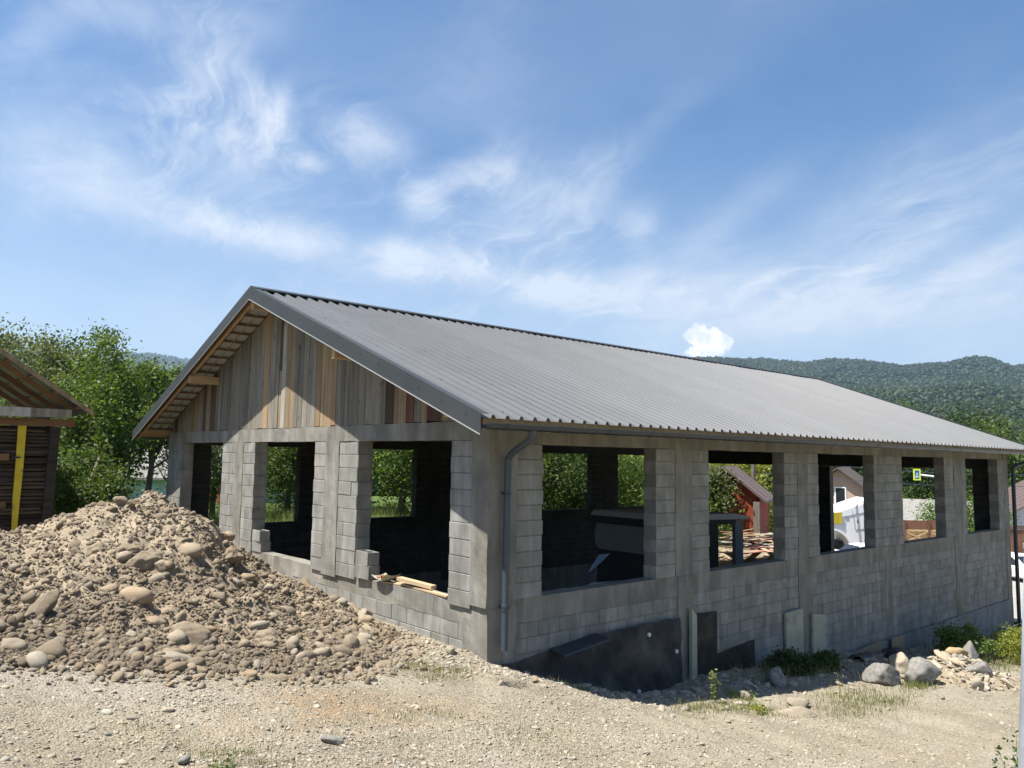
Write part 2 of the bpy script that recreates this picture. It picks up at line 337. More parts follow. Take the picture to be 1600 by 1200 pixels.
m_dark = mat('dark_metal', (.03, .032, .035), rough=.6)
m_red = mat('red_lamp', (.5, .03, .04), rough=.3)
m_chrome = mat('alloy', (.5, .5, .52), rough=.3, metal=.7)

# ------------------------------------------------------------------ terrain
def P(x):
    return np.interp(x, [-60, -20, -9, -6.3, -3, -1, 0, .7, 1.6, 3.2, 4.3, 6.3, 7.4, 9, 12, 20, 26, 32, 40, 100, 400], [2.2, 1.7, 1.2, .95, .42, .12, .0, -.26, -.48, -.70, -.80, -1.0, -1.08, -1.25, -1.6, -2.2, -2.7, -3.1, -3.4, -3.9, -5])
def ground(x, y, detail=True):
    x = np.asarray(x, float); y = np.asarray(y, float)
    z = P(x)
    z = z - .22 * np.exp(-((x - 2.8) / 1.3) ** 2) * sstep(y, -1.1, -.15) * (y < .3)
    back = np.interp(x, [-60, -8, 14, 24, 34, 60, 400], [.6, .4, .3, -2.3, -2.9, -3.6, -5])
    b = np.where(x < 0.05, sstep(y, 2.2, 9.0), sstep(y, 12.35, 12.5) * (x < 40) + (x >= 40) * 0)
    b = np.where((x > 19.9), sstep(y, 12, 16), b)
    z = z * (1 - b) + back * b
    # bank of earth against the gable wall foot
    z = z + .10 * np.exp(-((x + .25) / .8) ** 2) * sstep(y, -.3, .5) * (x < .2)
    z = z + .06 * np.exp(-((x + 1.2) ** 2 + (y + 2.4) ** 2) / 6.0)
    # small hole in the gravel beside the corner
    hx, hy = -.56, -1.22
    rr = np.sqrt(((x - hx) / .17) ** 2 + ((y - hy) / .17) ** 2)
    z = z - .42 * (1 - sstep(rr, .75, 1.08)) + .035 * np.exp(-(rr - 1.7) ** 2 / .4)
    z = z + .055 * fbm(x * .45, y * .45, 3.1, 3)
    if detail:
        z = z + .022 * fbm(x * 2.6, y * 2.6, 7.7, 4, .55) + .007 * vnoise(x * 19, y * 19, 2.0)
    inside = (x > .12) & (x < 19.73) & (y > .12) & (y < 12.3)
    return np.where(inside, -2.9, z)
def axis(lo, hi, fine, outs, extra=()):
    a = list(np.arange(lo, hi, fine)); a += list(outs) + list(extra)
    return np.array(sorted(set(np.round(a, 4))))
def grow(start, end, step0, k):
    r = []; s = step0; v = start; sg = 1 if end > start else -1
    while (v - end) * sg < 0: v += s * sg; s *= k; r.append(v)
    return r
gx = axis(-7, 9, .05, grow(9, 60, .07, 1.03) + grow(60, 7000, 3, 1.25) + grow(-7, -7000, .08, 1.2), [.12, .11, 19.72, 19.74] + list(np.arange(-.85, -.25, .02)))
gy = axis(-7.6, 2.4, .05, grow(2.4, 30, .1, 1.05) + grow(30, 7000, 2, 1.25) + grow(-7.6, -7000, .08, 1.2), [.11, .13, 12.29, 12.31, 12.4] + list(np.arange(-1.55, -.95, .02)))
GX, GY = np.meshgrid(gx, gy, indexing='ij'); GZ = ground(GX, GY)
ny = len(gy); I = np.arange(len(gx) * ny).reshape(len(gx), ny)
Q = np.stack([I[:-1, :-1], I[1:, :-1], I[1:, 1:], I[:-1, 1:]], -1).reshape(-1, 4)
def ground_mat():
    m = bpy.data.materials.new('gravel_ground'); m.use_nodes = True; t = m.node_tree; N = t.nodes; L = t.links; p = N['Principled BSDF']
    p.inputs['Roughness'].default_value = .95; p.inputs['Specular IOR Level'].default_value = .15
    g = N.new('ShaderNodeNewGeometry'); pos = g.outputs['Position']
    def nz(s, d=6, r=.6, dis=0): 
        n = N.new('ShaderNodeTexNoise'); L.new(pos, n.inputs['Vector']); n.inputs['Scale'].default_value = s; n.inputs['Detail'].default_value = d; n.inputs['Roughness'].default_value = r; n.inputs['Distortion'].default_value = dis; return n.outputs['Fac']
    def rm(v, a, b, lo=0., hi=1.):
        n = N.new('ShaderNodeMapRange'); L.new(v, n.inputs[0]); n.inputs[1].default_value = a; n.inputs[2].default_value = b; n.inputs[3].default_value = lo; n.inputs[4].default_value = hi; return n.outputs[0]
    def mx(f, a, b, bl='MIX'):
        n = N.new('ShaderNodeMix'); n.data_type = 'RGBA'; n.blend_type = bl
        for s_, v in (('Factor', f), ('A', a), ('B', b)):
            if hasattr(v, 'links'): L.new(v, n.inputs[s_])
            else: n.inputs[s_].default_value = v if s_ == 'Factor' else (*v, 1)
        return n.outputs['Result']
    def mt(op, a, b):
        n = N.new('ShaderNodeMath'); n.operation = op
        for i, v in enumerate((a, b)):
            if hasattr(v, 'links'): L.new(v, n.inputs[i])
            else: n.inputs[i].default_value = v
        return n.outputs[0]
    col = mx(rm(nz(1.1), .35, .65), (.242, .208, .152), (.335, .294, .222))
    def spot(x, y, r, sx=1.0):
        s = N.new('ShaderNodeVectorMath'); s.operation = 'SUBTRACT'; L.new(pos, s.inputs[0]); s.inputs[1].default_value = (x, y, 0)
        s2 = N.new('ShaderNodeVectorMath'); s2.operation = 'MULTIPLY'; L.new(s.outputs[0], s2.inputs[0]); s2.inputs[1].default_value = (1, sx, 0)
        l = N.new('ShaderNodeVectorMath'); l.operation = 'LENGTH'; L.new(s2.outputs[0], l.inputs[0])
        return mt('MULTIPLY', rm(l.outputs['Value'], r, r * .25), rm(nz(3.2, 5, .65), .38, .58))
    for (x, y, r, c, k) in [(-3.1, -1.5, 1.0, (0.330, 0.205, 0.099), 0.50), (-2.2, -1.8, .8, (0.330, 0.224, 0.119), 0.43), (-4.1, -1.9, .7, (0.310, 0.218, 0.125), 0.37), (-3.6, -3.4, .8, (0.304, 0.218, 0.125), 0.34), (-1.6, -4.2, 1.2, (0.304, 0.231, 0.139), 0.31), (-2.4, -4.6, .9, (0.297, 0.211, 0.132), 0.31),
                        (-.55, 1.2, .75, (0.396, 0.310, 0.145), 0.59), (-.5, .5, .5, (0.370, 0.317, 0.198), 0.37), (3.2, -4.6, 1.9, (0.317, 0.251, 0.158), 0.40), (.9, -5.2, 1.5, (0.310, 0.244, 0.158), 0.31), (-5.2, -2.2, 1.2, (0.297, 0.224, 0.139), 0.31), (-5.0, -3.6, .8, (0.297, 0.231, 0.145), 0.31)]:
        col = mx(mt('MULTIPLY', spot(x, y, r), k), col, c)
    # cool grey crushed stone patches and green tinge of ground weeds
    col = mx(rm(nz(.55, 4), .52, .68, 0, .45), col, (.300, .280, .240))
    # grass cover behind the workshop and away from the yard
    sx = N.new('ShaderNodeSeparateXYZ'); L.new(pos, sx.inputs[0])
    gr = mx(rm(nz(.8), .35, .65), (.05, .085, .022), (.105, .15, .04))
    far = mt('MAXIMUM', rm(sx.outputs[1], 12.6, 14.0), mt('MAXIMUM', rm(sx.outputs[0], 44, 60), mt('MAXIMUM', rm(sx.outputs[1], -16, -22), rm(sx.outputs[0], -16, -22))))
    lim = mt('SUBTRACT', 1.0, mt('MULTIPLY', mt('MULTIPLY', rm(sx.outputs[0], 20, 22), rm(sx.outputs[0], 46, 44)), rm(sx.outputs[1], 26, 24)))
    col = mx(mt('MULTIPLY', far, lim), col, gr)
    # speckle of small grains
    v = N.new('ShaderNodeTexVoronoi'); L.new(pos, v.inputs['Vector']); v.inputs['Scale'].default_value = 62
    bw = N.new('ShaderNodeSeparateColor'); L.new(v.outputs['Color'], bw.inputs[0])
    hs = N.new('ShaderNodeHueSaturation'); L.new(col, hs.inputs['Color']); L.new(rm(bw.outputs[0], 0, 1, .72, 1.22), hs.inputs['Value'])
    L.new(hs.outputs[0], p.inputs['Base Color'])
    b1 = N.new('ShaderNodeBump'); b1.inputs['Strength'].default_value = .9; b1.inputs['Distance'].default_value = .012; L.new(v.outputs['Distance'], b1.inputs['Height']); b1.invert = True
    b2 = N.new('ShaderNodeBump'); b2.inputs['Strength'].default_value = .8; b2.inputs['Distance'].default_value = .03; L.new(nz(28, 8, .7), b2.inputs['Height']); L.new(b1.outputs[0], b2.inputs['Normal'])
    L.new(b2.outputs[0], p.inputs['Normal'])
    return m
tag(obj('ground', mesh('ground', np.stack([GX, GY, GZ], -1).reshape(-1, 3), Q, ground_mat(), True)), 'sunlit sloping yard of pale gravel and dry earth', None, None, 'structure')

# hills ring
def ridge_el(az):
    n = 6.2 + .45 * fbm(az * .35, az * 0 + 3.3, 0, 4) + .12 * vnoise(az * 3.1, az * 0, 5.)
    k = np.interp(az, [13, 15, 15.8, 16.8, 17.8, 19.3, 21.9, 23.8, 26.2, 27.8, 30.4, 33.7, 36], [6.2, 6.1, 6.03, 6.5, 6.65, 6.4, 6.3, 6.65, 6.9, 6.7, 7.05, 7.2, 7.2])
    wgt = sstep(az, 10, 13) * (1 - sstep(az, 36, 40))
    l = np.interp(az, [68, 71.8, 73.8, 75.2, 78], [5.9, 6.1, 6.36, 6.27, 5.7]); wl_ = sstep(az, 64, 68) * (1 - sstep(az, 78, 82))
    return n * (1 - wgt) * (1 - wl_) + k * wgt + l * wl_
def hillz(r, az):
    e = ridge_el(az); left = sstep(az, 45, 62) * (1 - sstep(az, 150, 200))
    R0 = 2700 + 2600 * left
    top = np.tan(np.radians(e)) * R0 + 2.6
    x = r / R0
    base = np.interp(x, [0, .09, .15, .26, .45, .68, .80, .90, 1.0, 1.15, 1.4, 2.2], [-6, -5, .02 * 100, 36, 84, 150, 205, 268, 300, 270, 180, 120])
    z = np.where(x < .15, base, base / 300 * top)
    xx = r * np.cos(np.radians(az)); yy = r * np.sin(np.radians(az))
    amp = np.clip((x - .12) * 1.5, 0, 1) * (1 - .9 * np.exp(-((x - 1) / .06) ** 2))
    z = z + amp * (16 * fbm(xx / 420, yy / 420, 1.0, 4) + 9 * fbm(xx / 150, yy / 150, 4.0, 3)) * (r / 1500.) ** .5
    return z
azs = np.concatenate([np.arange(8, 44, .14), np.arange(44, 368, .9)]); rs = np.concatenate([np.arange(240, 1200, 20), np.arange(1200, 3600, 38), np.arange(3600, 6500, 110)])
A, R_ = np.meshgrid(azs, rs, indexing='ij'); HZ = hillz(R_, A)
HV = np.stack([CAM[0] + R_ * np.cos(np.radians(A)), CAM[1] + R_ * np.sin(np.radians(A)), HZ], -1).reshape(-1, 3)
n2 = len(rs); I = np.arange(len(azs) * n2).reshape(len(azs), n2)
Q = np.stack([I[:-1, :-1], I[:-1, 1:], I[1:, 1:], I[1:, :-1]], -1).reshape(-1, 4)
tag(obj('hills', mesh('hills', HV, Q, m_hill, True)), 'wooded hills along the horizon', None, None, 'structure')

# ------------------------------------------------------------------ instanced scatter (geometry nodes)
def scatter(name, pts, scl, rot, idx, sources, label=None, parent=None, kind='stuff'):
    pts = np.asarray(pts, np.float32); me = bpy.data.meshes.new(name); me.vertices.add(len(pts)); me.vertices.foreach_set('co', pts.ravel())
    scl = np.asarray(scl, np.float32)
    if scl.ndim == 1: scl = np.repeat(scl[:, None], 3, 1)
    a = me.attributes.new('scl', 'FLOAT_VECTOR', 'POINT'); a.data.foreach_set('vector', scl.ravel())
    a = me.attributes.new('eul', 'FLOAT_VECTOR', 'POINT'); a.data.foreach_set('vector', np.asarray(rot, np.float32).ravel())
    a = me.attributes.new('pick', 'INT', 'POINT'); a.data.foreach_set('value', np.asarray(idx, np.int32))
    o = obj(name, me, parent, kind=kind)
    if label: o['label'] = label
    ng = bpy.data.node_groups.new(name, 'GeometryNodeTree')
    ng.interface.new_socket('Geometry', in_out='INPUT', socket_type='NodeSocketGeometry'); ng.interface.new_socket('Geometry', in_out='OUTPUT', socket_type='NodeSocketGeometry')
    N = ng.nodes; L = ng.links; gi = N.new('NodeGroupInput'); go = N.new('NodeGroupOutput')
    ip = N.new('GeometryNodeInstanceOnPoints'); jn = N.new('GeometryNodeGeometryToInstance'); L.new(gi.outputs[0], ip.inputs['Points'])
    for s in sources:
        oi = N.new('GeometryNodeObjectInfo'); oi.inputs['Object'].default_value = s; L.new(oi.outputs['Geometry'], jn.inputs[0])
    L.new(jn.outputs[0], ip.inputs['Instance']); ip.inputs['Pick Instance'].default_value = True
    def at(nm, ty):
        n = N.new('GeometryNodeInputNamedAttribute'); n.data_type = ty; n.inputs['Name'].default_value = nm
        return [s for s in n.outputs if s.enabled and s.name == 'Attribute'][0]
    L.new(at('pick', 'INT'), ip.inputs['Instance Index'])
    er = N.new('FunctionNodeEulerToRotation'); L.new(at('eul', 'FLOAT_VECTOR'), er.inputs[0]); L.new(er.outputs[0], ip.inputs['Rotation'])
    L.new(at('scl', 'FLOAT_VECTOR'), ip.inputs['Scale']); L.new(ip.outputs[0], go.inputs[0])
    md = o.modifiers.new('scatter', 'NODES'); md.node_group = ng
    return o
def src(name, me): return bpy.data.objects.new(name, me)      # kept out of the scene: only a source of shape
import bmesh
def stone_mesh(name, sub, seed, m, smooth=True, lump=.25, flat=.7, fine=.04):
    bm = bmesh.new(); bmesh.ops.create_icosphere(bm, subdivisions=sub, radius=1)
    V = np.array([v.co[:] for v in bm.verts]); F = np.array([[v.index for v in f.verts] for f in bm.faces]); bm.free()
    r = np.random.default_rng(seed); o = r.uniform(0, 50, 3)
    d = 1 + lump * vnoise(V[:, 0] * 1.1 + o[0], V[:, 1] * 1.1 + o[1], V[:, 2] * 1.1 + o[2]) + fine * vnoise(V[:, 0] * 4 + o[0], V[:, 1] * 4 + o[1], V[:, 2] * 4)
    V = V * d[:, None]
    for _ in range(3 if lump > .2 else 1):                                  # a few worn flats
        nrm = r.normal(size=3); nrm /= np.linalg.norm(nrm); h = r.uniform(.62, .86); s = V @ nrm
        V = V - np.outer(np.clip(s - h, 0, None) * .8, nrm)
    V = V * np.array([1.0, r.uniform(.68, .92), flat * r.uniform(.85, 1.15)])
    return mesh(name, V, F, m, smooth)
PEB = [src('pebble_source', stone_mesh('pebble', 1, 100 + i, m_pebble, False, .35, .62)) for i in range(6)]
PEB2 = [src('pebble_source', stone_mesh('pebble_round', 2, 120 + i, m_pebble, True, .28, .66)) for i in range(5)]
STN = [stone_mesh('stone', 2, 140 + i, m_stone, True, .30, .74, .05) for i in range(10)]
def reuler(n, tilt=.5): return np.stack([rng.normal(0, tilt, n), rng.normal(0, tilt, n), rng.uniform(0, 6.28, n)], -1)

# ------------------------------------------------------------------ rubble heap
RIDGE = np.array([(-7.2, 3.6, 1.45), (-4.75, 4.1, 1.45), (-4.15, 4.4, 1.62), (-3.75, 4.0, 1.86), (-3.4, 3.6, 1.93), (-3.08, 3.4, 1.95), (-2.75, 3.1, 1.86), (-2.52, 3.1, 1.70), (-2.2, 3.4, 1.38), (-1.7, 3.1, 1.03), (-1.45, 2.8, .88), (-1.0, 1.9, .54), (-.62, 1.45, .24)])
BASE = np.array([(-7.6, -.05), (-5.2, -.12), (-4.7, -.15), (-4.3, -.36), (-3.8, -.46), (-3.2, -.52), (-2.5, -.48), (-1.85, -.25), (-1.2, .35), (-.8, .9), (-.42, 1.45), (-.1, 2.4), (-.02, 3.6), (-.2, 4.8), (-1.4, 5.9), (-3, 6.4), (-5, 7), (-7.6, 7)])
def seg_dist(x, y, pts, closed=False):
    best = np.full(x.shape, 1e9); val = np.zeros(x.shape); n = len(pts)
    for i in range(n if closed else n - 1):
        a = pts[i]; b = pts[(i + 1) % n]; ex, ey = b[0] - a[0], b[1] - a[1]
        t = np.clip(((x - a[0]) * ex + (y - a[1]) * ey) / (ex * ex + ey * ey), 0, 1)
        d = np.hypot(x - a[0] - t * ex, y - a[1] - t * ey); v = (a[2] * (1 - t) + b[2] * t) if pts.shape[1] > 2 else 0
        k = d < best; best = np.where(k, d, best); val = np.where(k, v, val)
    return best, val
def inside_poly(x, y, poly):
    c = np.zeros(x.shape, bool); n = len(poly)
    for i in range(n):
        (x1, y1), (x2, y2) = poly[i], poly[(i + 1) % n]
        k = ((y1 > y) != (y2 > y)) & (x < (x2 - x1) * (y - y1) / (y2 - y1 + 1e-12) + x1); c ^= k
    return c
RDENSE = [tuple(RIDGE[i] * (1 - t) + RIDGE[i + 1] * t) for i in range(len(RIDGE) - 1) for t in np.arange(0, 1, .25 if np.hypot(*(RIDGE[i + 1] - RIDGE[i])[:2]) < 1 else .1)] + [tuple(RIDGE[-1])]
def heapz(x, y, det=True):
    x = np.asarray(x, float); y = np.asarray(y, float)
    wx = x + .14 * fbm(x * 1.3, y * 1.3, 11., 3); wy = y + .14 * fbm(x * 1.3, y * 1.3, 23., 3)
    db, _ = seg_dist(wx, wy, BASE, True); ins = inside_poly(wx, wy, BASE)
    rz = np.zeros(x.shape); ws = np.zeros(x.shape); dr = np.full(x.shape, 1e9)
    for px_, py_, pz_ in RDENSE:
        d2 = (wx - px_) ** 2 + (wy - py_) ** 2 + .02; w = 1 / d2 ** 2.2; rz += w * pz_; ws += w; dr = np.minimum(dr, d2)
    rz /= ws; dr = np.sqrt(dr) - .14; g = ground(x, y, False); s = np.where(ins, dr / (dr + db + 1e-6), 1.0)
    h = (rz - g) * (1 - s ** 1.15)
    z = g + h + .02
    if det:
        k = np.clip(h * 4, 0, 1)
        z = z - .07 * k + k * (.095 * fbm(x * 1.7, y * 1.7, 5., 3) + .075 * np.abs(fbm(x * 4.2, y * 4.2, 8., 3)) + .030 * fbm(x * 11, y * 11, 3., 3))
    return np.where(ins, z, g - .06 - .3 * db)
hx = np.arange(-7.4, .1, .032); hy = np.arange(-.75, 7.1, .032)
HX, HY = np.meshgrid(hx, hy, indexing='ij'); HZ = heapz(HX, HY); n2 = len(hy); I = np.arange(len(hx) * n2).reshape(len(hx), n2)
Q = np.stack([I[:-1, :-1], I[1:, :-1], I[1:, 1:], I[:-1, 1:]], -1).reshape(-1, 4)
keep = (HZ > ground(HX, HY, False) - .12).ravel(); Q = Q[keep[Q].any(1)]
heap = empty('rubble_heap', (-3, 3, .5), 0, 'big heap of tan earth and river stones piled before the plank gable', 'rubble heap')
def under(o, par): o.parent = par; o.matrix_parent_inverse = Matrix.Translation(-par.location) if par.rotation_euler[2] == 0 else par.matrix_basis.inverted(); return o
under(obj('earth', mesh('earth', np.stack([HX, HY, HZ], -1).reshape(-1, 3), Q, m_heap, True)), heap)
def ray_heap(px, py):
    d = RGT * (px - 800) / 1208.98 + DWN * (py - 600) / 1208.98 + FWD
    t = np.linspace(3, 30, 2700); X = CAM[0] + d[0] * t; Y = CAM[1] + d[1] * t; Z = CAM[2] + d[2] * t
    hz = np.maximum(heapz(X, Y, False), ground(X, Y, False)); k = np.argmax(Z < hz)
    return X[k], Y[k], t[k]
# the stones that show largest: position on the heap, half-size, squash, tilt
BIG = []
for px, py, w, asp, sq, rot, kind in [(209, 933, 56, .72, .8, .2, 0), (57, 957, 60, .62, .6, .9, 2), (264, 945, 34, .9, .9, .4, 0), (280, 956, 42, .4, .5, .95, 0), (292, 994, 66, .62, .6, .25, 2), (20, 1010, 36, .8, .8, .3, 0), (5, 962, 34, .8, .7, .3, 0),
      (146, 906, 28, .7, .7, 0, 2), (272, 1028, 52, .4, .4, .3, 0), (231, 1057, 27, .9, .85, .4, 0), (253, 1062, 28, .8, .8, .2, 0), (343, 1056, 36, .62, .6, .5, 0), (172, 1064, 27, .8, .8, .3, 0), (180, 1071, 28, .6, .6, .2, 0), (143, 1054, 18, .9, .9, 0, 0),
      (198, 892, 20, .9, .9, .4, 0), (255, 885, 24, .8, .9, .6, 0), (337, 879, 18, 1, 1, 1.3, 0), (154, 850, 34, .6, .8, .2, 2), (228, 872, 44, .8, .7, .3, 2), (244, 957, 30, .8, .7, .2, 0), (230, 976, 22, .8, .7, .2, 0), (420, 994, 42, .7, .7, .3, 2), (571, 968, 21, .9, .9, .4, 0),
      (528, 952, 23, .8, .8, .2, 0), (497, 1037, 18, 1, 1, .3, 0), (360, 873, 34, .9, .8, .1, 2), (200, 848, 40, .7, .6, .2, 2), (404, 870, 40, .7, .7, .2, 2), (390, 1056, 28, .7, .6, .3, 0), (326, 974, 24, .5, .6, .2, 0), (333, 985, 22, .5, .5, .9, 0), (15, 1046, 28, .6, .6, 0, 0), (58, 1050, 22, .6, .6, 0, 0),
      (26, 1061, 18, .9, .8, 0, 0), (40, 990, 24, .7, .7, .4, 0), (124, 958, 26, .6, .6, .2, 0), (75, 892, 26, .5, .5, .3, 0), (38, 888, 22, .6, .6, 0, 2), (264, 1040, 20, .7, .7, 0, 0), (205, 974, 24, .8, .8, 0, 0), (310, 1050, 24, .6, .6, 0, 0), (185, 786, 22, .5, .6, 0, 0), (210, 783, 14, .6, .7, 0, 0), (232, 785, 18, .5, .6, 0, 0), (160, 789, 14, .8, .8, 0, 0), (245, 784, 12, .7, .8, 0, 0)]:
    X, Y, t = ray_heap(px, py); BIG.append((X, Y, w / 1208.98 * t / 2, asp, sq, rot, kind))
m_clod = mat('clod_earth', (.258, .202, .138), (.365, .294, .208), 5, .95, 1.0, 30, .02, rand=.14)
bigm = [stone_mesh('boulder', 3, 200 + i, m_stone, True, .38, .8, .05) for i in range(6)]
clodm = [stone_mesh('clod', 4, 220 + i, m_clod, True, .45, .8, .16) for i in range(4)]
placed = []
for i, (X, Y, r, asp, sq, rot, kind) in enumerate(BIG):
    Z = float(heapz(X, Y)) + r * .05
    o = obj('stone' if kind == 0 else 'clod', (bigm[i % 6] if kind == 0 else clodm[i % 4]))
    o.location = (X, Y, Z); o.scale = (r * 1.08, r * 1.08 * max(asp, .55), r * 1.15 * sq); o.rotation_euler = (.25 * math.sin(i * 3), -rot if i % 2 else rot * .5, -.72 + .35 * math.sin(i * 1.7))
    placed.append(o); under(o, heap)
# medium stones as parts, small ones joined
def heap_pts(n, seed, toe=0.0):
    r = np.random.default_rng(seed); out = []
    while len(out) < n:
        x = r.uniform(-7.2, 0, 4000); y = r.uniform(-.6, 5.6, 4000)
        ins = inside_poly(x, y, BASE); dr, rz = seg_dist(x, y, RIDGE); db, _ = seg_dist(x, y, BASE, True); s = dr / (dr + db + 1e-6)
        pr = (.35 + .65 * sstep(vnoise(x * 1.3, y * 1.3, 40.), -.25, .35)) * (.45 + .55 * sstep(s, .1, .6)) * (1 - .0 * s)
        front = y < np.interp(x, RIDGE[:, 0], RIDGE[:, 1]) + .35
        k = ins & front & (r.uniform(0, 1, 4000) < pr) & (x > -6.2)
        out += list(zip(x[k], y[k]))
    return np.array(out[:n])
CLS = [stone_mesh('clod', 2, 260 + i, m_clod, False, .55, .85, .20) for i in range(5)]
pm = heap_pts(300 - len(BIG), 5)
rr = np.random.default_rng(9)
for i, (X, Y) in enumerate(pm):
    r = float(np.clip(rr.lognormal(math.log(.058), .40), .03, .15)); cl_ = rr.uniform() < .35; o = obj('clod' if cl_ else 'stone', CLS[i % 5] if cl_ else STN[i % 10])
    o.location = (X, Y, float(heapz(X, Y)) + r * .22); o.scale = (r * 1.1, r, r * rr.uniform(.7, 1.0)); o.rotation_euler = (rr.normal(0, .4), rr.normal(0, .4), rr.uniform(0, 6.28)); under(o, heap)
STS = [src('stone_source', m_) for m_ in STN]
MIX = [src('clod_source', stone_mesh('small_clod', 2, 240 + i, m_clod, False, .6, .85, .22)) for i in range(7)] + STS[:3]
pts = heap_pts(6800, 6); r = np.clip(rr.lognormal(math.log(.0215), .42, len(pts)), .009, .06)
z = heapz(pts[:, 0], pts[:, 1]) + r * .25
scatter('small_stones', np.column_stack([pts, z]) - np.array([-3, 3, .5]), np.stack([r * 1.1, r, r * .85], -1), reuler(len(pts)), rng.integers(0, 10, len(pts)), MIX, parent=heap)
pts = heap_pts(46000, 7); r = np.clip(rr.lognormal(math.log(.0105), .5, len(pts)), .004, .03)
z = heapz(pts[:, 0], pts[:, 1]) + r * .2
scatter('grit', np.column_stack([pts, z]) - np.array([-3, 3, .5]), np.stack([r * 1.1, r, r * .85], -1), reuler(len(pts)), rng.integers(0, 6, len(pts)), [src('grit_source', stone_mesh('grit', 1, 300 + i, m_clod, False, .35, .8)) for i in range(6)], parent=heap)

# ------------------------------------------------------------------ gravel over the yard
def yard_ok(x, y):
    ok = (((x + .56) / .22) ** 2 + ((y + 1.22) / .22) ** 2 > 1) & ~((x > -.03) & (x < 20.1) & (y > -.06)); ok &= ~inside_poly(x, y, BASE + 0.0)
    return ok
BARE = [(-3.1, -1.5, 1.0), (-2.2, -1.8, .8), (-4.1, -1.9, .7), (-3.6, -3.4, .7), (-1.6, -4.2, .9), (-2.4, -4.6, .8), (-.55, 1.2, .8), (3.2, -4.6, 1.5), (.9, -5.2, 1.2), (-5.2, -2.2, .9), (-5.0, -3.6, .7)]
def bare(x, y):
    k = np.ones(x.shape)
    for a, b, r in BARE: k = k * (1 - .82 * np.exp(-(((x - a) / (r * .62)) ** 2 + ((y - b) / (r * .5)) ** 2)))
    return k
def yard(n, seed, x0, x1, y0, y1, near=True):
    r = np.random.default_rng(seed); x = r.uniform(x0, x1, n); y = r.uniform(y0, y1, n)
    d = np.hypot(x - CAM[0], y - CAM[1]); p = np.clip((5.0 / d) ** 1.6, 0, 1) * (.22 + .78 * sstep(fbm(x * .8, y * .8, 9., 3), -.35, .35)) * bare(x, y) if near else np.clip((8 / d) ** 1.3, 0, 1)
    fx = (x - CAM[0]) * FWD[0] + (y - CAM[1]) * FWD[1]; sx = (x - CAM[0]) * RGT[0] + (y - CAM[1]) * RGT[1]
    k = (r.uniform(0, 1, n) < p) & yard_ok(x, y) & (fx > 2.6) & (np.abs(sx) < fx * .85 + 1.2)
    return x[k], y[k]
x, y = yard(420000, 31, -7, 9, -8, 3); r = np.clip(rr.lognormal(math.log(.0062), .48, len(x)), .003, .020)
scatter('gravel', np.stack([x, y, ground(x, y) + r * .15], -1), np.stack([r * 1.25, r, r * .8], -1), reuler(len(x), .35), rng.integers(0, 6, len(x)), PEB, 'pale crushed gravel strewn over the yard')
x, y = yard(7000, 32, -7, 16, -8, 3, False); r = np.clip(rr.lognormal(math.log(.015), .45, len(x)), .008, .05)
scatter('pebbles', np.stack([x, y, ground(x, y) + r * .12], -1), np.stack([r * 1.2, r, r * .75], -1), reuler(len(x), .3), rng.integers(0, 5, len(x)), PEB2, 'larger rounded pebbles lying among the gravel')
r_ = np.random.default_rng(70); n = 1500; t_ = r_.uniform(0, 1, n); q_ = np.array([(-6.2, -.15), (-4.7, -.2), (-3.8, -.52), (-2.5, -.55), (-1.85, -.3), (-1.1, .35), (-.7, .95), (-.4, 1.5)]); s_ = t_ * (len(q_) - 1); i_ = s_.astype(int); f_ = (s_ - i_)[:, None]
b_ = q_[i_] * (1 - f_) + q_[np.minimum(i_ + 1, len(q_) - 1)] * f_; x = b_[:, 0] + r_.normal(0, .12, n) + np.abs(r_.normal(0, .12, n)) * .4; y = b_[:, 1] - np.abs(r_.normal(0, .20, n)) + .10; r = np.clip(r_.lognormal(math.log(.017), .5, n), .007, .055)
scatter('rolled_stones', np.stack([x, y, ground(x, y) + r * .3], -1), np.stack([r * 1.2, r, r * .8], -1), reuler(n, .4), rng.integers(0, 10, n), STS, 'stones rolled off the toe of the big heap')
# a belt of loose stones along the foot of the long wall and round the corner
r_ = np.random.default_rng(77); n = 2300; x = r_.uniform(-.6, 15, n); y = -np.abs(r_.normal(.45, .55, n)) - .08; k = (y > -1.9); x, y = x[k], y[k]
x2 = -np.abs(r_.normal(.15, .5, 900)) - .05; y2 = r_.uniform(-.9, 1.9, 900); x = np.append(x, x2); y = np.append(y, y2); k = yard_ok(x, y); x, y = x[k], y[k]
r = np.clip(r_.lognormal(math.log(.026), .5, len(x)), .010, .09) * np.where(x < 1.0, .55, 1.0)
scatter('stones', np.stack([x, y, ground(x, y) + r * .2], -1), np.stack([r * 1.2, r, r * .75], -1), reuler(len(x), .3), rng.integers(0, 5, len(x)), PEB2, 'loose stones along the foot of the long wall')

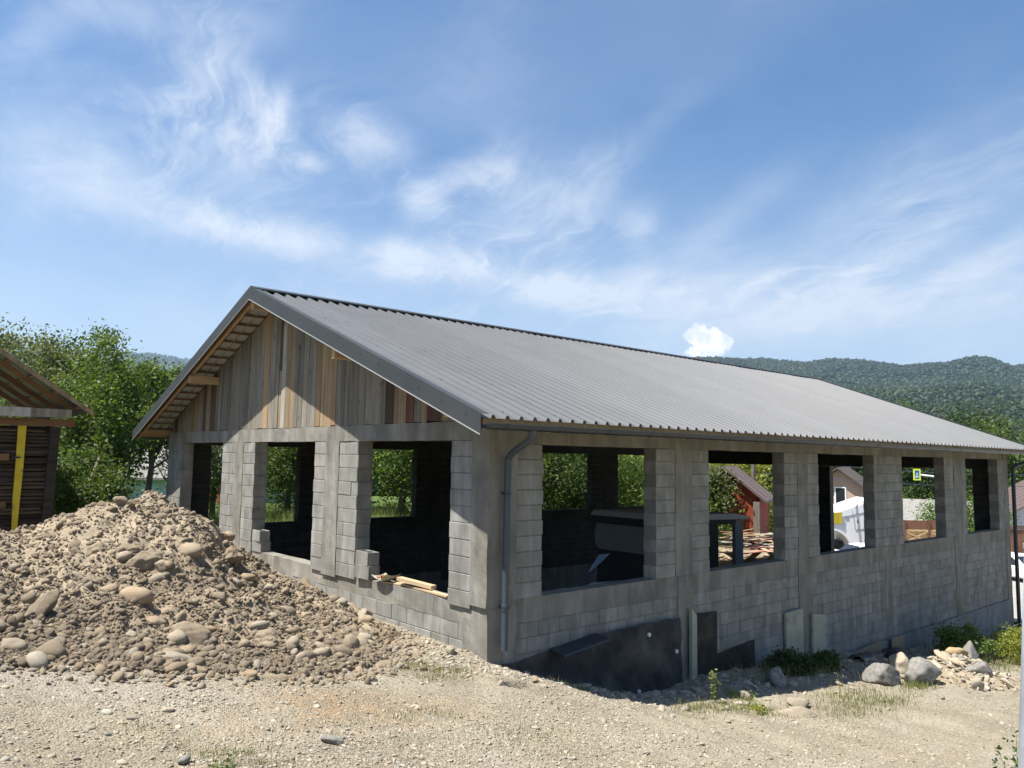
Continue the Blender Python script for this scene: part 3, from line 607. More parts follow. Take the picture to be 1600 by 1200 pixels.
# ------------------------------------------------------------------ the workshop
L_, W_ = 19.85, 12.4
bld = empty('workshop', (0, 0, 0), 0, 'unfinished grey block workshop with plank gable and long corrugated metal roof', 'workshop')
def rough_box(x0, x1, y0, y1, z0, z1, step=.09, amp=.004, seed=0.):
    mb = MB()
    def face(o, a, b):
        la, lb = np.linalg.norm(a), np.linalg.norm(b); na, nb = max(1, min(260, int(la / step))), max(1, min(60, int(lb / step)))
        V = [np.array(o) + a * i / na + b * j / nb for i in range(na + 1) for j in range(nb + 1)]
        mb.add(V, [[i * (nb + 1) + j, (i + 1) * (nb + 1) + j, (i + 1) * (nb + 1) + j + 1, i * (nb + 1) + j + 1] for i in range(na) for j in range(nb)])
    X, Y, Z = np.array((x1 - x0, 0, 0)), np.array((0, y1 - y0, 0)), np.array((0, 0, z1 - z0))
    face((x0, y0, z0), Y, X); face((x0, y0, z1), X, Y); face((x0, y0, z0), X, Z); face((x0, y1, z0), Z, X); face((x0, y0, z0), Z, Y); face((x1, y0, z0), Y, Z)
    V = np.concatenate(mb.V); n = lambda k: fbm(V[:, 0] * 6 + k + seed, V[:, 1] * 6, V[:, 2] * 6, 3, .6)
    V = V + np.stack([n(0), n(31), n(57)], -1) * amp
    return V, mb.F
def rbox(name, m, *a, parent=bld, step=.09, amp=.004, seed=0.):
    V, F = rough_box(*a, step=step, amp=amp, seed=seed); return obj(name, mesh(name, V, F, m), parent)
def block_geo(w, d, h, c=.007):
    def ring(i, y): return [(i, y, i), (w - i, y, i), (w - i, y, h - i), (i, y, h - i)]
    V = ring(c * .8, 0) + ring(0, c) + ring(0, d - c) + ring(c * .8, d); F = [[0, 1, 2, 3]]
    for k in range(3):
        a, b = 4 * k, 4 * k + 4
        F += [[a + (i + 1) % 4, a + i, b + i, b + (i + 1) % 4] for i in range(4)]
    F.append([15, 14, 13, 12]); return np.array(V), F
FR = {'front': ((0, 0, 0), 0.0), 'gable': ((0, W_, 0), -math.pi / 2), 'rear': ((L_, W_, 0), math.pi), 'far': ((L_, 0, 0), math.pi / 2)}
blocks = []
jr = np.random.default_rng(3)
def courses(fr, u0, u1, z0, z1, n, y0, d, L=.40, jamb=None):
    h = (z1 - z0) / n
    for k in range(n):
        u = u0 - (L / 2 if k % 2 else 0) - (.0 if u1 - u0 > 1 else 0)
        if u1 - u0 < .62: cuts = [u0, u1] if (u1 - u0 < .5 or k % 3) else [u0, u0 + (.2 if k % 2 else u1 - u0 - .2), u1]
        else:
            cuts = [u0]; v = u + L
            while v < u1 - .06:
                if v > u0 + .06: cuts.append(v)
                v += L
            cuts.append(u1)
        for a, b in zip(cuts[:-1], cuts[1:]):
            ins = jr.normal(0, .0022); ja = 0
            if jamb == 'R' and b == u1 and k % 2: ja = .018
            if jamb == 'L' and a == u0 and k % 2: a = a + .012
            blocks.append((fr, a + .0035, b - .0035 - ja, z0 + k * h + .004, z0 + (k + 1) * h - .004, y0 + ins, d))
mort = MB()
def mwall(fr, u0, u1, z0, z1, y0, d):
    (ox, oy, oz), r = FR[fr]; c, s = math.cos(r), math.sin(r); i = .009
    a, b = (u0, y0 + i), (u1, y0 + d - i)
    xs = sorted((ox + c * a[0] - s * a[1], ox + c * b[0] - s * b[1])); ys = sorted((oy + s * a[0] + c * a[1], oy + s * b[0] + c * b[1]))
    mort.box(xs[0], xs[1], ys[0], ys[1], z0, z1)
def wall(fr, u0, u1, z0, z1, n, y0=0.0, d=.25, jamb=None):
    courses(fr, u0, u1, z0, z1, n, y0, d, jamb=jamb); mwall(fr, u0 + .009 if jamb in ('L',) else u0, u1 - .028 if jamb == 'R' else u1, z0 + .002, z1 - .002, y0, d)
def cbox(fr, name, m, u0, u1, z0, z1, y0, d, amp=.004, step=.09):
    (ox, oy, oz), r = FR[fr]; c, s = math.cos(r), math.sin(r)
    xs = sorted((ox + c * u0 - s * y0, ox + c * u1 - s * (y0 + d))); ys = sorted((oy + s * u0 + c * y0, oy + s * u1 + c * (y0 + d)))
    return rbox(name, m, xs[0], xs[1], ys[0], ys[1], z0, z1, amp=amp, step=step)
ST, OT = .75, 2.76
OPEN = [(.93, 3.34), (4.77, 7.17), (8.50, 10.97), (12.45, 15.0), (16.5, 19.0)]
COLS = [(3.83, 4.27), (7.66, 8.05), (15.62, 16.2)]
def long_wall(fr, mirror):
    f = (lambda a, b: (L_ - b, L_ - a)) if mirror else (lambda a, b: (a, b))
    P_ = -.012
    def w_(a, b, z0, z1, n, y0=0., jamb=None):
        a, b = f(a, b); j = {'L': 'R', 'R': 'L'}.get(jamb, jamb) if mirror else jamb; wall(fr, a, b, z0, z1, n, y0, jamb=j)
    # piers
    w_(.45, .93, ST, OT, 10, P_, 'R'); w_(3.34, 3.83, ST, OT, 10, P_, 'L'); w_(4.27, 4.77, ST, OT, 10, P_, 'R'); w_(7.17, 7.66, ST, OT, 10, P_, 'L'); w_(8.05, 8.50, ST, OT, 10, P_, 'R')
    w_(10.97, 12.45, ST, OT, 10, P_, 'L'); w_(15.0, 15.62, ST, OT, 10, P_, 'L'); w_(16.2, 16.5, ST, OT, 10, P_, 'R'); w_(19.0, 19.5, ST, OT, 10, P_, 'L')
    for a, b in COLS:
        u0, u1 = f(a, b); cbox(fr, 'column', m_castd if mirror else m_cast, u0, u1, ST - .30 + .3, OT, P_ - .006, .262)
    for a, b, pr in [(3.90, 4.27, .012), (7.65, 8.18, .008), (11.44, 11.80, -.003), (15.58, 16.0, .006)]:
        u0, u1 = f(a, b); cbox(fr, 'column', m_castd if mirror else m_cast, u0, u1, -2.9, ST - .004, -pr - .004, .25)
    edges = [0.48, 3.90, 4.27, 7.65, 8.18, 11.44, 11.80, 15.58, 16.0, 19.5]
    for i in range(0, 10, 2):
        a, b = edges[i], edges[i + 1]; u0, u1 = f(a, b)
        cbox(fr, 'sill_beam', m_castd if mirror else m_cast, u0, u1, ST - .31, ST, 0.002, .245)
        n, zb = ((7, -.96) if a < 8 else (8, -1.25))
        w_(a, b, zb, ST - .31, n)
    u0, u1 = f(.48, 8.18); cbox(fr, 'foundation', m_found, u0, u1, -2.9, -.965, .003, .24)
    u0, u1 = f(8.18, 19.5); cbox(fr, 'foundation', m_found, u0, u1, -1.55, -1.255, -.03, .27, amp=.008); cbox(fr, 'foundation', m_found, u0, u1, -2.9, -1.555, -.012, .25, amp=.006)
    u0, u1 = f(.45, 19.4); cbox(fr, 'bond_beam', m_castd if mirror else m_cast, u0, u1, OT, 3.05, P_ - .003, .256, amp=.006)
long_wall('front', False); long_wall('rear', True)
GT, GS = 2.80, .69
GP = -.035
GO = [(.80, 3.24), (4.73, 7.23), (8.93, 11.45)]
def g(a, b): return (W_ - b, W_ - a)
for a, b, j in [(.32, .80, 'L'), (3.24, 3.85, 'R'), (4.33, 4.73, 'L'), (7.23, 7.80, 'R'), (8.20, 8.93, 'L'), (11.45, 12.08, 'R')]:
    u0, u1 = g(a, b); wall('gable', u0, u1, GS - .06 if j else GS, GT, 10, GP, .27, jamb=j)
for a, b in [(3.85, 4.33), (7.80, 8.20)]:
    u0, u1 = g(a, b); cbox('gable', 'column', m_cast, u0, u1, GS - .09, GT, GP - .008, .285, amp=.006)
u0, u1 = g(.32, 12.08); cbox('gable', 'bond_beam', m_cast, u0, u1, GT, 3.052, GP - .004, .28, amp=.007)
u0, u1 = g(.5, 12.0); cbox('gable', 'sill_beam', m_cast, u0, u1, GS - .27, GS, 0.001, .23, amp=.006)
wall('gable', u0, u1, -.02, GS - .27, 2, 0.0, .25); cbox('gable', 'foundation', m_found, u0, u1, -2.9, -.024, -.012, .26)
# corners
rbox('column', m_cast, -.042, .452, -.020, .322, .69, 3.053, amp=.006); rbox('column', m_cast, -.006, .482, -.005, .502, -2.9, .686, amp=.007)
rbox('column', m_cast, -.042, .452, W_ - .322, W_ + .02, .69, 3.053); rbox('column', m_cast, -.006, .482, W_ - .402, W_ + .005, -2.9, .686)
rbox('column', m_cast, L_ - .352, L_ + .004, -.016, .322, -2.9, 3.053); rbox('column', m_cast, L_ - .352, L_ + .004, W_ - .322, W_ + .016, -2.9, 3.053)
# far gable with its two vehicle gates
for a, b in [(.322, .85), (5.3, 7.1), (11.55, W_ - .322)]:
    wall('far', a, b, -2.9, 2.47, 26, 0.0, .25)
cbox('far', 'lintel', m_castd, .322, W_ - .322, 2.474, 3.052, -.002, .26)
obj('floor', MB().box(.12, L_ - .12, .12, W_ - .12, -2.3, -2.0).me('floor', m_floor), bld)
mort.build('mortar', m_mortar, bld, kind='stuff')
def bdist(b):
    (ox, oy, oz), r = FR[b[0]]; c, s = math.cos(r), math.sin(r); u = (b[1] + b[2]) / 2
    p = np.array((ox + c * u, oy + s * u, (b[3] + b[4]) / 2)); d = p - CAM; nrm = np.array((s, -c, 0)); L = np.linalg.norm(d)
    vis = max(0, float(-np.dot(nrm, d)) / L) * (b[2] - b[1]) * (b[4] - b[3]) / L ** 2
    if b[0] == 'front' and (b[3] + b[4]) / 2 < float(ground(u, -.4)) + .05: vis = 0
    if b[0] == 'front' and u < 3.85 and b[4] < .15: vis = 0
    if b[0] == 'gable' and b[3] < .4 and W_ - u > 3.0: vis = 0
    return -vis
blocks.sort(key=bdist); cache = {}
rest = MB(); restd = MB()
for i, (fr, a, b, z0, z1, y0, d) in enumerate(blocks):
    (ox, oy, oz), r = FR[fr]; c, s = math.cos(r), math.sin(r); w, h = round(b - a, 3), round(z1 - z0, 3)
    if i < 300:
        k = (w, h, d)
        if k not in cache: V, F = block_geo(w, d, h); cache[k] = mesh('block', V, F, m_block)
        obj('block', cache[k], bld, (ox + c * a - s * y0, oy + s * a + c * y0, z0), (0, 0, r))
    else:
        V, F = block_geo(w, d, h); V = V + (a, y0, z0); X = ox + c * V[:, 0] - s * V[:, 1]; Y = oy + s * V[:, 0] + c * V[:, 1]
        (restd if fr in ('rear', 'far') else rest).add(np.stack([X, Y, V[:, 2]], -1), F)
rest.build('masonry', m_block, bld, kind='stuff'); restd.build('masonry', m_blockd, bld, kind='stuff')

# --- roof
SL = .374; YR = 6.2; ZR = 5.60
def zs(y): return ZR - SL * abs(y - YR)
E0 = -.66; cs_, sn_ = 1 / math.hypot(1, SL), SL / math.hypot(1, SL)
XA, XB = -.70, 20.53; NS = 19; sw = (XB - XA) / NS; pit = sw / 5
prof = []
for k in range(5):
    x = k * pit; prof += [(x, 0), (x + pit - .080, 0), (x + pit - .058, .042), (x + pit - .022, .042)]
prof.append((sw, 0.0)); prof.append((sw + .012, .001))
lenY = YR - E0
V = []
NV = 2
for j in range(NV):
    t = j / (NV - 1)
    V += [(x, t * lenY, t * lenY * SL + z) for x, z in prof]
n = len(prof); F = [[j * n + i, j * n + i + 1, (j + 1) * n + i + 1, (j + 1) * n + i] for j in range(NV - 1) for i in range(n - 1)]
sheet = mesh('roof_sheet', V, F, m_roof)
for i in range(NS):
    dz = .0015 * (i % 2)
    obj('roof_sheet', sheet, bld, (XA + i * sw, E0 + .012 * math.sin(i * 2.3), zs(E0) + dz))
    obj('roof_sheet', sheet, bld, (XA + (i + 1) * sw, 2 * YR - E0, zs(E0) + dz), (0, 0, math.pi))
for s in (1, -1):
    def yy(t): return YR - s * t
    lo = YR - E0
    for X0, X1 in ((-.722, -.716), (20.545, 20.551)):
        poly = [(yy(0), ZR + .055), (yy(lo + .02), ZR + .055 - SL * (lo + .02)), (yy(lo + .02), ZR - .19 - SL * (lo + .02)), (yy(0), ZR - .19)]
        MB().prism(poly, X0, X1, 0).build('verge_trim', m_trim, bld)
        x_ = (X0 - .016, X0 + .001) if X0 < 0 else (X1 - .001, X1 + .016)
        MB().prism([(yy(0), ZR - .184), (yy(lo + .02), ZR - .184 - SL * (lo + .02)), (yy(lo + .02), ZR - .194 - SL * (lo + .02)), (yy(0), ZR - .194)], x_[0], x_[1], 0).build('trim_lip', m_lip, bld)
        fx = (X0, X0 + .12) if X0 < 0 else (X1 - .12, X1)
        MB().prism([(yy(0), ZR + .060), (yy(lo + .02), ZR + .060 - SL * (lo + .02)), (yy(lo + .02), ZR + .056 - SL * (lo + .02)), (yy(0), ZR + .056)], fx[0], fx[1], 0).build('trim_flange', m_trim, bld)
    # ridge cap
    MB().prism([(yy(-.002), ZR + .074), (yy(.17), ZR + .074 - SL * .17), (yy(.17), ZR + .048 - SL * .17), (yy(.167), ZR + .068 - SL * .167), (yy(-.002), ZR + .069)], XA - .01, XB + .01, 0).build('ridge_cap', m_trim, bld)
    # battens
    t = .12
    while t < lo - .05:
        y = yy(t); zb = zs(y) - .016
        MB().box(XA + .06, XB - .06, y - .025, y + .025, zb - .034, zb - .001).build('batten', m_batten, bld); t += .355
    # rafters and barge rafters
    for X in [-.60] + [.42 + .95 * k for k in range(21)] + [20.40]:
        t0, t1 = 0.0, lo - .06; zt = ZR - .045
        MB().prism([(yy(t0), zt), (yy(t1), zt - SL * t1), (yy(t1), zt - SL * t1 - .12), (yy(t0), zt - .13)], X - .028, X + .028, 0).build('barge_rafter' if X in (-.60, 20.40) else 'rafter', m_barge if X in (-.6, 20.4) else m_purlin, bld)
    MB().box(XA + .06, XB - .06, min(yy(lo - .035), yy(lo - .06)), max(yy(lo - .035), yy(lo - .06)), zs(E0) - .095, zs(E0) + .008).build('eave_board', m_barge, bld)
    # gutter, half round
    yc = yy(lo + .062); zc = 2.958; R1, R2 = .060, .055
    arc = [(yc - R1 * math.cos(a), zc - R1 * math.sin(a)) for a in np.linspace(0, math.pi, 13)] + [(yc + R2 * math.cos(a), zc - R2 * math.sin(a)) for a in np.linspace(0, math.pi, 13)]
    smooth_angle(MB().prism(arc, -.70, 20.62, 0).build('gutter', m_gutter, bld))
    MB().tube([(-.70, yc - s * .060, zc + .004), (20.62, yc - s * .060, zc + .004)], .009, 6).build('gutter_bead', m_gutter, bld)
    for k in range(24):
        X = -.4 + k * .9; br = MB()
        arc2 = [(yc - .064 * math.cos(a), zc - .064 * math.sin(a)) for a in np.linspace(0, math.pi, 11)] + [(yc + .059 * math.cos(a), zc - .059 * math.sin(a)) for a in np.linspace(0, math.pi, 11)]
        br.prism(arc2, X - .013, X + .013, 0).box(X - .013, X + .013, yc - .07, yc + .07, zc + .012, zc + .016); br.build('gutter_bracket', m_gutter, bld)
# roof screws: one joined part
sc = MB()
for i in range(0, NS * 5, 2):
    for t in (.25, 1.9, 3.6, 5.3, 6.6):
        X = XA + (i + .45) * pit; y = YR - t; z = zs(y) + .003; sc.box(X - .008, X + .008, y - .008, y + .008, z, z + .007)
for k in range(14):
    y = -.4 + k * .5; sc.box(-.728, -.720, y - .007, y + .007, zs(y) - .055, zs(y) - .041)
sc.build('screws', m_gutter, bld, kind='stuff')
# purlin ends under the verge
for y, z0, z1 in [(.09, 3.062, 3.200), (3.02, 4.045, 4.205), (6.2, 5.24, 5.42), (9.38, 4.06, 4.22), (12.76, 2.985, 3.112)]:
    obj('purlin', MB().box(-.66, 20.3, y - .045, y + .045, z0, z1).me('purlin', m_purlin), bld)
# gable boards, left to right as the wall shows them
PLY = [12.21, 12.07, 11.65, 11.3, 10.99, 10.69, 10.44, 10.24, 10.04, 9.8, 9.45, 9.27, 9.15, 8.94, 8.69, 8.41, 8.17, 7.93, 7.67, 7.42, 7.17, 6.96, 6.72, 6.49, 6.29, 6.15, 5.99, 5.62, 5.28, 5.08, 4.77, 4.58, 4.33, 4.04, 3.76, 3.51, 3.3, 3.11, 2.89, 2.67, 2.5, 2.25, 2.11, 1.92, 1.72, 1.53, 1.39, 1.23, 1.05, .92, .72, .52, .30, .1, -.03]
PLC = 'wdwgowgdwdgggggggggggogwdPwgggowogggggggdwwrgwrdwwwgwg'
mm = {'g': m_wgrey, 'w': m_wwarm, 'o': m_wor, 'd': m_wdark, 'r': m_wred, 'P': m_wpale}
pr_ = np.random.default_rng(12)
for i, (a, b) in enumerate(zip(PLY[:-1], PLY[1:])):
    c = PLC[i % len(PLC)]; parts = [(a, b)]
    if a - b > .26 and c not in 'P': parts = [(a, (a + b) / 2 + pr_.normal(0, .012)), ((a + b) / 2, b)]; parts[1] = (parts[0][1], b)
    for (p, q) in parts:
        q2 = q + .004; x1 = -.014 + pr_.normal(0, .003) - .0; x0 = x1 - .022; zb = 3.058 + abs(pr_.normal(0, .012)) - .012
        p2 = p - .002
        # butt against the underside of the battens
        top = lambda y: zs(y) - .05
        poly = [(q2, zb), (p2, zb + pr_.normal(0, .002))]
        poly += [(p2, top(p2))] + ([(YR, top(YR))] if q2 < YR < p2 else []) + [(q2, top(q2))]
        cc = c if pr_.uniform() > .12 else 'g'
        if c == 'd' and 6.1 < p < 6.4:
            MB().prism([(q2, 4.15), (p2, 4.15), (p2, top(p2)), (q2, top(q2))], x0, x1, 0).build('plank', mm['d'], bld); MB().prism([(q2, zb), (p2, zb), (p2, 4.143), (q2, 4.143)], x0 + .004, x1, 0).build('plank', mm['w'], bld); continue
        MB().prism(poly, x0, x1, 0).build('plank', mm[cc], bld)
MB().prism([(.0, 3.06), (W_, 3.06), (YR, zs(YR) - .2)], .03, .05, 0).build('gable_backing', m_darkwood, bld)
MB().prism([(.0, 3.06), (W_, 3.06), (YR, zs(YR) - .2)], L_ - .1, L_ - .07, 0).build('gable_backing', m_wgrey, bld)
# downpipes
dp = MB(); dp.tube([(.07, -.72, 2.95), (.07, -.71, 2.86), (.09, -.62, 2.79), (.18, -.22, 2.64), (.195, -.125, 2.57), (.195, -.118, 2.45), (.19, -.118, 1.0)], .046, 14)
o = smooth_angle(dp.build('downpipe', m_pipe, bld)); 
smooth_angle(MB().tube([(.19, -.118, 1.0), (.188, -.118, .17)], .043, 14).build('pipe_section', m_pipe, o))
smooth_angle(MB().tube([(.19, -.118, .66), (.19, -.118, .74)], .052, 14).build('pipe_collar', m_pipe, o))
for z in (2.12, .70):
    c_ = MB(); c_.tube([(.19, -.118, z - .012), (.19, -.118, z + .012)], .056, 14).box(.175, .205, -.08, -.015, z - .012, z + .012); c_.build('pipe_clamp', m_gutter, o)
dp = MB(); dp.tube([(20.3, -.72, 2.95), (20.28, -.71, 2.86), (20.22, -.6, 2.79), (20.02, -.22, 2.60), (19.95, -.13, 2.52), (19.95, -.125, 2.3), (19.95, -.125, -2.3)], .052, 14)
o = smooth_angle(dp.build('downpipe', m_gutter, bld))
for z in (2.1, .2): MB().tube([(19.95, -.125, z - .02), (19.95, -.125, z + .02)], .064, 12).build('pipe_clamp', m_gutter, o)

# ------------------------------------------------------------------ things on and beside the workshop
def hollow_block(name, loc, rz, label, group=None):
    mb = MB(); L, D, H = .40, .20, .20; t = .03
    mb.box(-L / 2, L / 2, -D / 2, -D / 2 + t, 0, H).box(-L / 2, L / 2, D / 2 - t, D / 2, 0, H)
    for x in (-L / 2, -.015, L / 2 - t): mb.box(x, x + t, -D / 2 + t, D / 2 - t, 0, H)
    o = mb.build(name, m_block, None, loc, (0, 0, rz)); return tag(o, label, 'concrete block', group)
GB = 'spare hollow blocks on the gable sills'
hollow_block('concrete_block', (.085, 7.02, GS), math.pi / 2 + .02, 'grey hollow block in middle gable opening, lower of two', GB)
hollow_block('concrete_block', (.075, 7.03, GS + .202), math.pi / 2 - .05, 'grey hollow block in middle gable opening, stacked on top of another', GB)
hollow_block('concrete_block', (.035, 2.98, GS), math.pi / 2 + .03, 'grey hollow block in big gable opening nearest the corner, lower of two', GB)
hollow_block('concrete_block', (.045, 3.0, GS + .202), math.pi / 2 - .06, 'grey hollow block on top of another beside the scrap bowl', GB)
def plank(name, a, b, w, h, m, label, cat='plank', up=(0, 0, 1), group=None):
    o = MB().bar(a, b, w, h, up).build(name, m); return tag(o, label, cat, group)
plank('timber_offcut', (.02, 2.05, .80), (.10, 1.30, .765), .10, .05, m_plank, 'short thick pale timber offcut lying on the gable sill')
plank('thin_plank', (.10, 2.25, .715), (.03, .85, .712), .09, .022, m_plank, 'long thin plank on the gable sill under the thick offcut')
plank('thin_plank', (-.02, 2.42, .708), (.16, 1.75, .706), .07, .016, m_plank, 'thin pale lath lying crosswise on the gable sill')
sb = empty('scrap_bowl', (.03, 2.42, .70), 0, 'pale curled scrap holding rusty bits on the gable sill', 'scrap')
V = []; F = []
for i in range(9):
    for j in range(9):
        u, v = (i - 4) / 4, (j - 4) / 4; V.append((.13 * u, .22 * v, .02 + .10 * max(abs(v), .2) ** 2.2 * (1 if v < 0 else .5) + .03 * u * u))
F = [[i * 9 + j, (i + 1) * 9 + j, (i + 1) * 9 + j + 1, i * 9 + j + 1] for i in range(8) for j in range(8)]
under(obj('shell', mesh('shell', V, F, m_foam, True)), sb); sb.children[0].location = (0, 0, 0)
sb.children[0].matrix_parent_inverse = Matrix()
mb = MB()
for k in range(26): x, y = rng.uniform(-.07, .07), rng.uniform(-.1, .14); mb.bar((x, y, .045), (x + rng.uniform(-.06, .06), y + rng.uniform(-.06, .06), .07 + rng.uniform(0, .03)), .012, .012)
obj('rusty_bits', mb.me('rusty_bits', m_rust), sb)

# black dimpled membrane against the foot of the long wall
topx = [-.04, .2, .39, .93, 1.5, 2.13, 3.13, 3.86]; topz = [-.02, -.02, -.03, .02, .04, .12, .14, .13]
botx = [-.04, .39, .93, 1.5, 2.1, 2.8, 3.86]; botz = [-.20, -.45, -.65, -.8, -1.0, -1.15, -1.15]
nx, nz = 150, 42; V = []
for i in range(nx + 1):
    x = -.04 + 3.90 * i / nx; t = float(np.interp(x, topx, topz)) + .012 * float(vnoise(x * 4, 0, 0)); b = float(np.interp(x, botx, botz))
    for j in range(nz + 1):
        z = b + (t - b) * j / nz
        y = -.065 - .045 * float(fbm(np.array(x * 1.6), np.array(z * 1.3 + x * .8), 2., 4, .6)) - .06 * (1 - j / nz) ** 2 - .012 * abs(math.sin(x * 5 + z * 3.4)) ** 3
        x_ = x
        V.append((x_, min(y, -.022), z))
F = [[i * (nz + 1) + j, (i + 1) * (nz + 1) + j, (i + 1) * (nz + 1) + j + 1, i * (nz + 1) + j + 1] for i in range(nx) for j in range(nz)]
def dimple_mat():
    m = m_black.copy(); m.name = 'dimpled_membrane'; t = m.node_tree; N = t.nodes; L = t.links; p = N['Principled BSDF']
    g = N.new('ShaderNodeNewGeometry'); mp = N.new('ShaderNodeMapping'); L.new(g.outputs['Position'], mp.inputs[0]); mp.inputs['Rotation'].default_value = (0, .6, 0); mp.inputs['Scale'].default_value = (38, 0.001, 38)
    v = N.new('ShaderNodeTexVoronoi'); L.new(mp.outputs[0], v.inputs['Vector']); v.inputs['Scale'].default_value = 1; v.inputs['Randomness'].default_value = 0
    b = N.new('ShaderNodeBump'); b.inputs['Strength'].default_value = 1; b.inputs['Distance'].default_value = .014; b.invert = True; L.new(v.outputs['Distance'], b.inputs['Height']); L.new(b.outputs[0], p.inputs['Normal'])
    return m
m_dimple = dimple_mat()
mem = empty('membrane', (1.9, -.05, -.4), 0, 'black dimpled damp proof sheet fixed along the long wall foot', 'membrane')
o = obj('sheet', mesh('sheet', V, F, m_dimple, True)); under(o, mem); md = o.modifiers.new('thick', 'SOLIDIFY'); md.thickness = .006
for x, z in [(3.05, -.02), (3.72, -.36), (2.82, -.80)]:
    under(MB().tube([(x, -.10, z), (x, -.125, z)], .030, 12).build('fixing_disc', m_white), mem); 
V = []; nx = 60
for i in range(nx + 1):
    y = -.02 + 1.75 * i / nx; zt = float(np.interp(y, [0, .4, 1.0, 1.4, 1.75], [.04, .10, .06, .07, .02])) + .015 * math.sin(y * 9)
    for j in range(7): t = j / 6; V.append((-.035 - .10 * (1 - t) ** 1.5 - .012 * math.sin(y * 13), y, zt - .22 + .22 * t))
F = [[i * 7 + j, i * 7 + j + 1, (i + 1) * 7 + j + 1, (i + 1) * 7 + j] for i in range(nx) for j in range(6)]
mem2 = obj('membrane', mesh('membrane', V, F, m_dimple, True)); md = mem2.modifiers.new('thick', 'SOLIDIFY'); md.thickness = .006
tag(mem2, 'low strip of black dimpled sheet at the gable wall foot', 'membrane')
flap = MB().prism([(-.03, .0), (-.30, -.03), (-.31, -.052), (-.03, -.022)], 1.06, 1.98, 0).build('folded_flap', m_gutter); flap.location = (0, 0, .0); flap.rotation_euler = (0, -.10, 0)
flap.data.transform(Matrix.Translation((0, 0, .0))); tag(flap, 'folded grey sheet sticking out over the top of the membrane', 'sheet')
flap.location = (0, 0, -.06)
def board(name, x0, x1, zb0, zb1, zt0, zt1, m, label, cat, y=-.03, th=.03, group=None):
    o = MB().prism([(x0, zb0), (x1, zb1), (x1, zt1), (x0, zt0)], y - th, y, 1).build(name, m); return tag(o, label, cat, group)
board('board', 4.29, 4.90, -1.1, -1.1, .12, .10, m_bboard, 'tall black board standing against the long wall', 'board', -.03, .02)
board('board', 4.91, 6.06, -1.15, -1.15, -.60, -.52, m_bboard, 'wide low black board against the long wall foot', 'board', -.012, .02)
board('insulation_strip', 4.12, 4.25, -1.1, -1.1, .24, .12, m_foam, 'narrow pale strip with slanted top beside the black board', 'insulation strip', -.055, .06)
board('insulation_strip', 3.87, 3.90, -1.1, -1.1, -.1, -.14, m_foam, 'thin pale strip along the edge of the membrane', 'insulation strip', -.03, .05)
board('insulation_board', 7.06, 7.66, -1.15, -1.15, -.18, -.16, m_foam, 'pale upright slab against the long wall, left of the lower column', 'insulation board', -.03, .05)
board('insulation_board', 8.03, 8.54, -1.2, -1.2, -.30, -.38, m_foam, 'pale upright slab right of the lower column with broken corner', 'insulation board', -.03, .05)
board('formwork_board', 9.3, 10.85, -1.75, -1.75, -1.30, -1.16, m_formply, 'long tan board leaning at the wall foot behind the boulders', 'board', -.10, .03)
board('formwork_board', 11.40, 12.02, -1.95, -1.95, -1.20, -1.24, m_formply, 'upright tan board at the wall foot above the pale boulder', 'board', -.10, .03)
board('dark_board', 10.88, 11.36, -1.95, -1.95, -1.40, -1.42, m_bboard, 'small dark board between two tan boards', 'board', -.06, .03)
plank('wooden_stake', (5.95, -.30, -.86), (6.95, -.42, -.84), .07, .03, m_foam, 'pale lath lying at the wall foot beyond the black board', 'stake')
def hose(pts, r, label):
    mb = MB(); pts2 = []; 
    P_ = [Vector(p) for p in pts]
    for a, b in zip(P_[:-1], P_[1:]):
        for k in range(10): pts2.append(a.lerp(b, k / 10))
    rr_ = [r * (1 + .06 * (k % 2)) for k in range(len(pts2))]; mb.tube(pts2, rr_, 14, cap=False)
    o = mb.build('drain_pipe', m_dark); md = o.modifiers.new('thick', 'SOLIDIFY'); md.thickness = .012; return tag(o, label, 'drain pipe')
hose([(8.7, -.62, -1.22), (8.9, -.45, -1.25), (9.8, -.34, -1.36)], .13, 'black corrugated pipe end beside the dark bush')
hose([(10.0, -.85, -1.32), (10.2, -.62, -1.34), (11.0, -.40, -1.45)], .15, 'black corrugated pipe end behind the grey boulder')

def boulder_mesh(name, sub, seed, m, lump):
    bm = bmesh.new(); bmesh.ops.create_icosphere(bm, subdivisions=sub, radius=1); V = np.array([v.co[:] for v in bm.verts]); F = np.array([[v.index for v in f.verts] for f in bm.faces]); bm.free()
    r = np.random.default_rng(seed); o = r.uniform(0, 50, 3); V = V * (1 + lump * vnoise(V[:, 0] * 1.2 + o[0], V[:, 1] * 1.2 + o[1], V[:, 2] * 1.2 + o[2]))[:, None]
    for _ in range(9):
        n = r.normal(size=3); n /= np.linalg.norm(n); h = r.uniform(.55, .85); s = V @ n; V = V - np.outer(np.clip(s - h, 0, None) * .9, n)
    V = V * (1 + .05 * fbm(V[:, 0] * 3 + o[0], V[:, 1] * 3, V[:, 2] * 3, 4, .6))[:, None]
    return mesh(name, V, F, m, True)
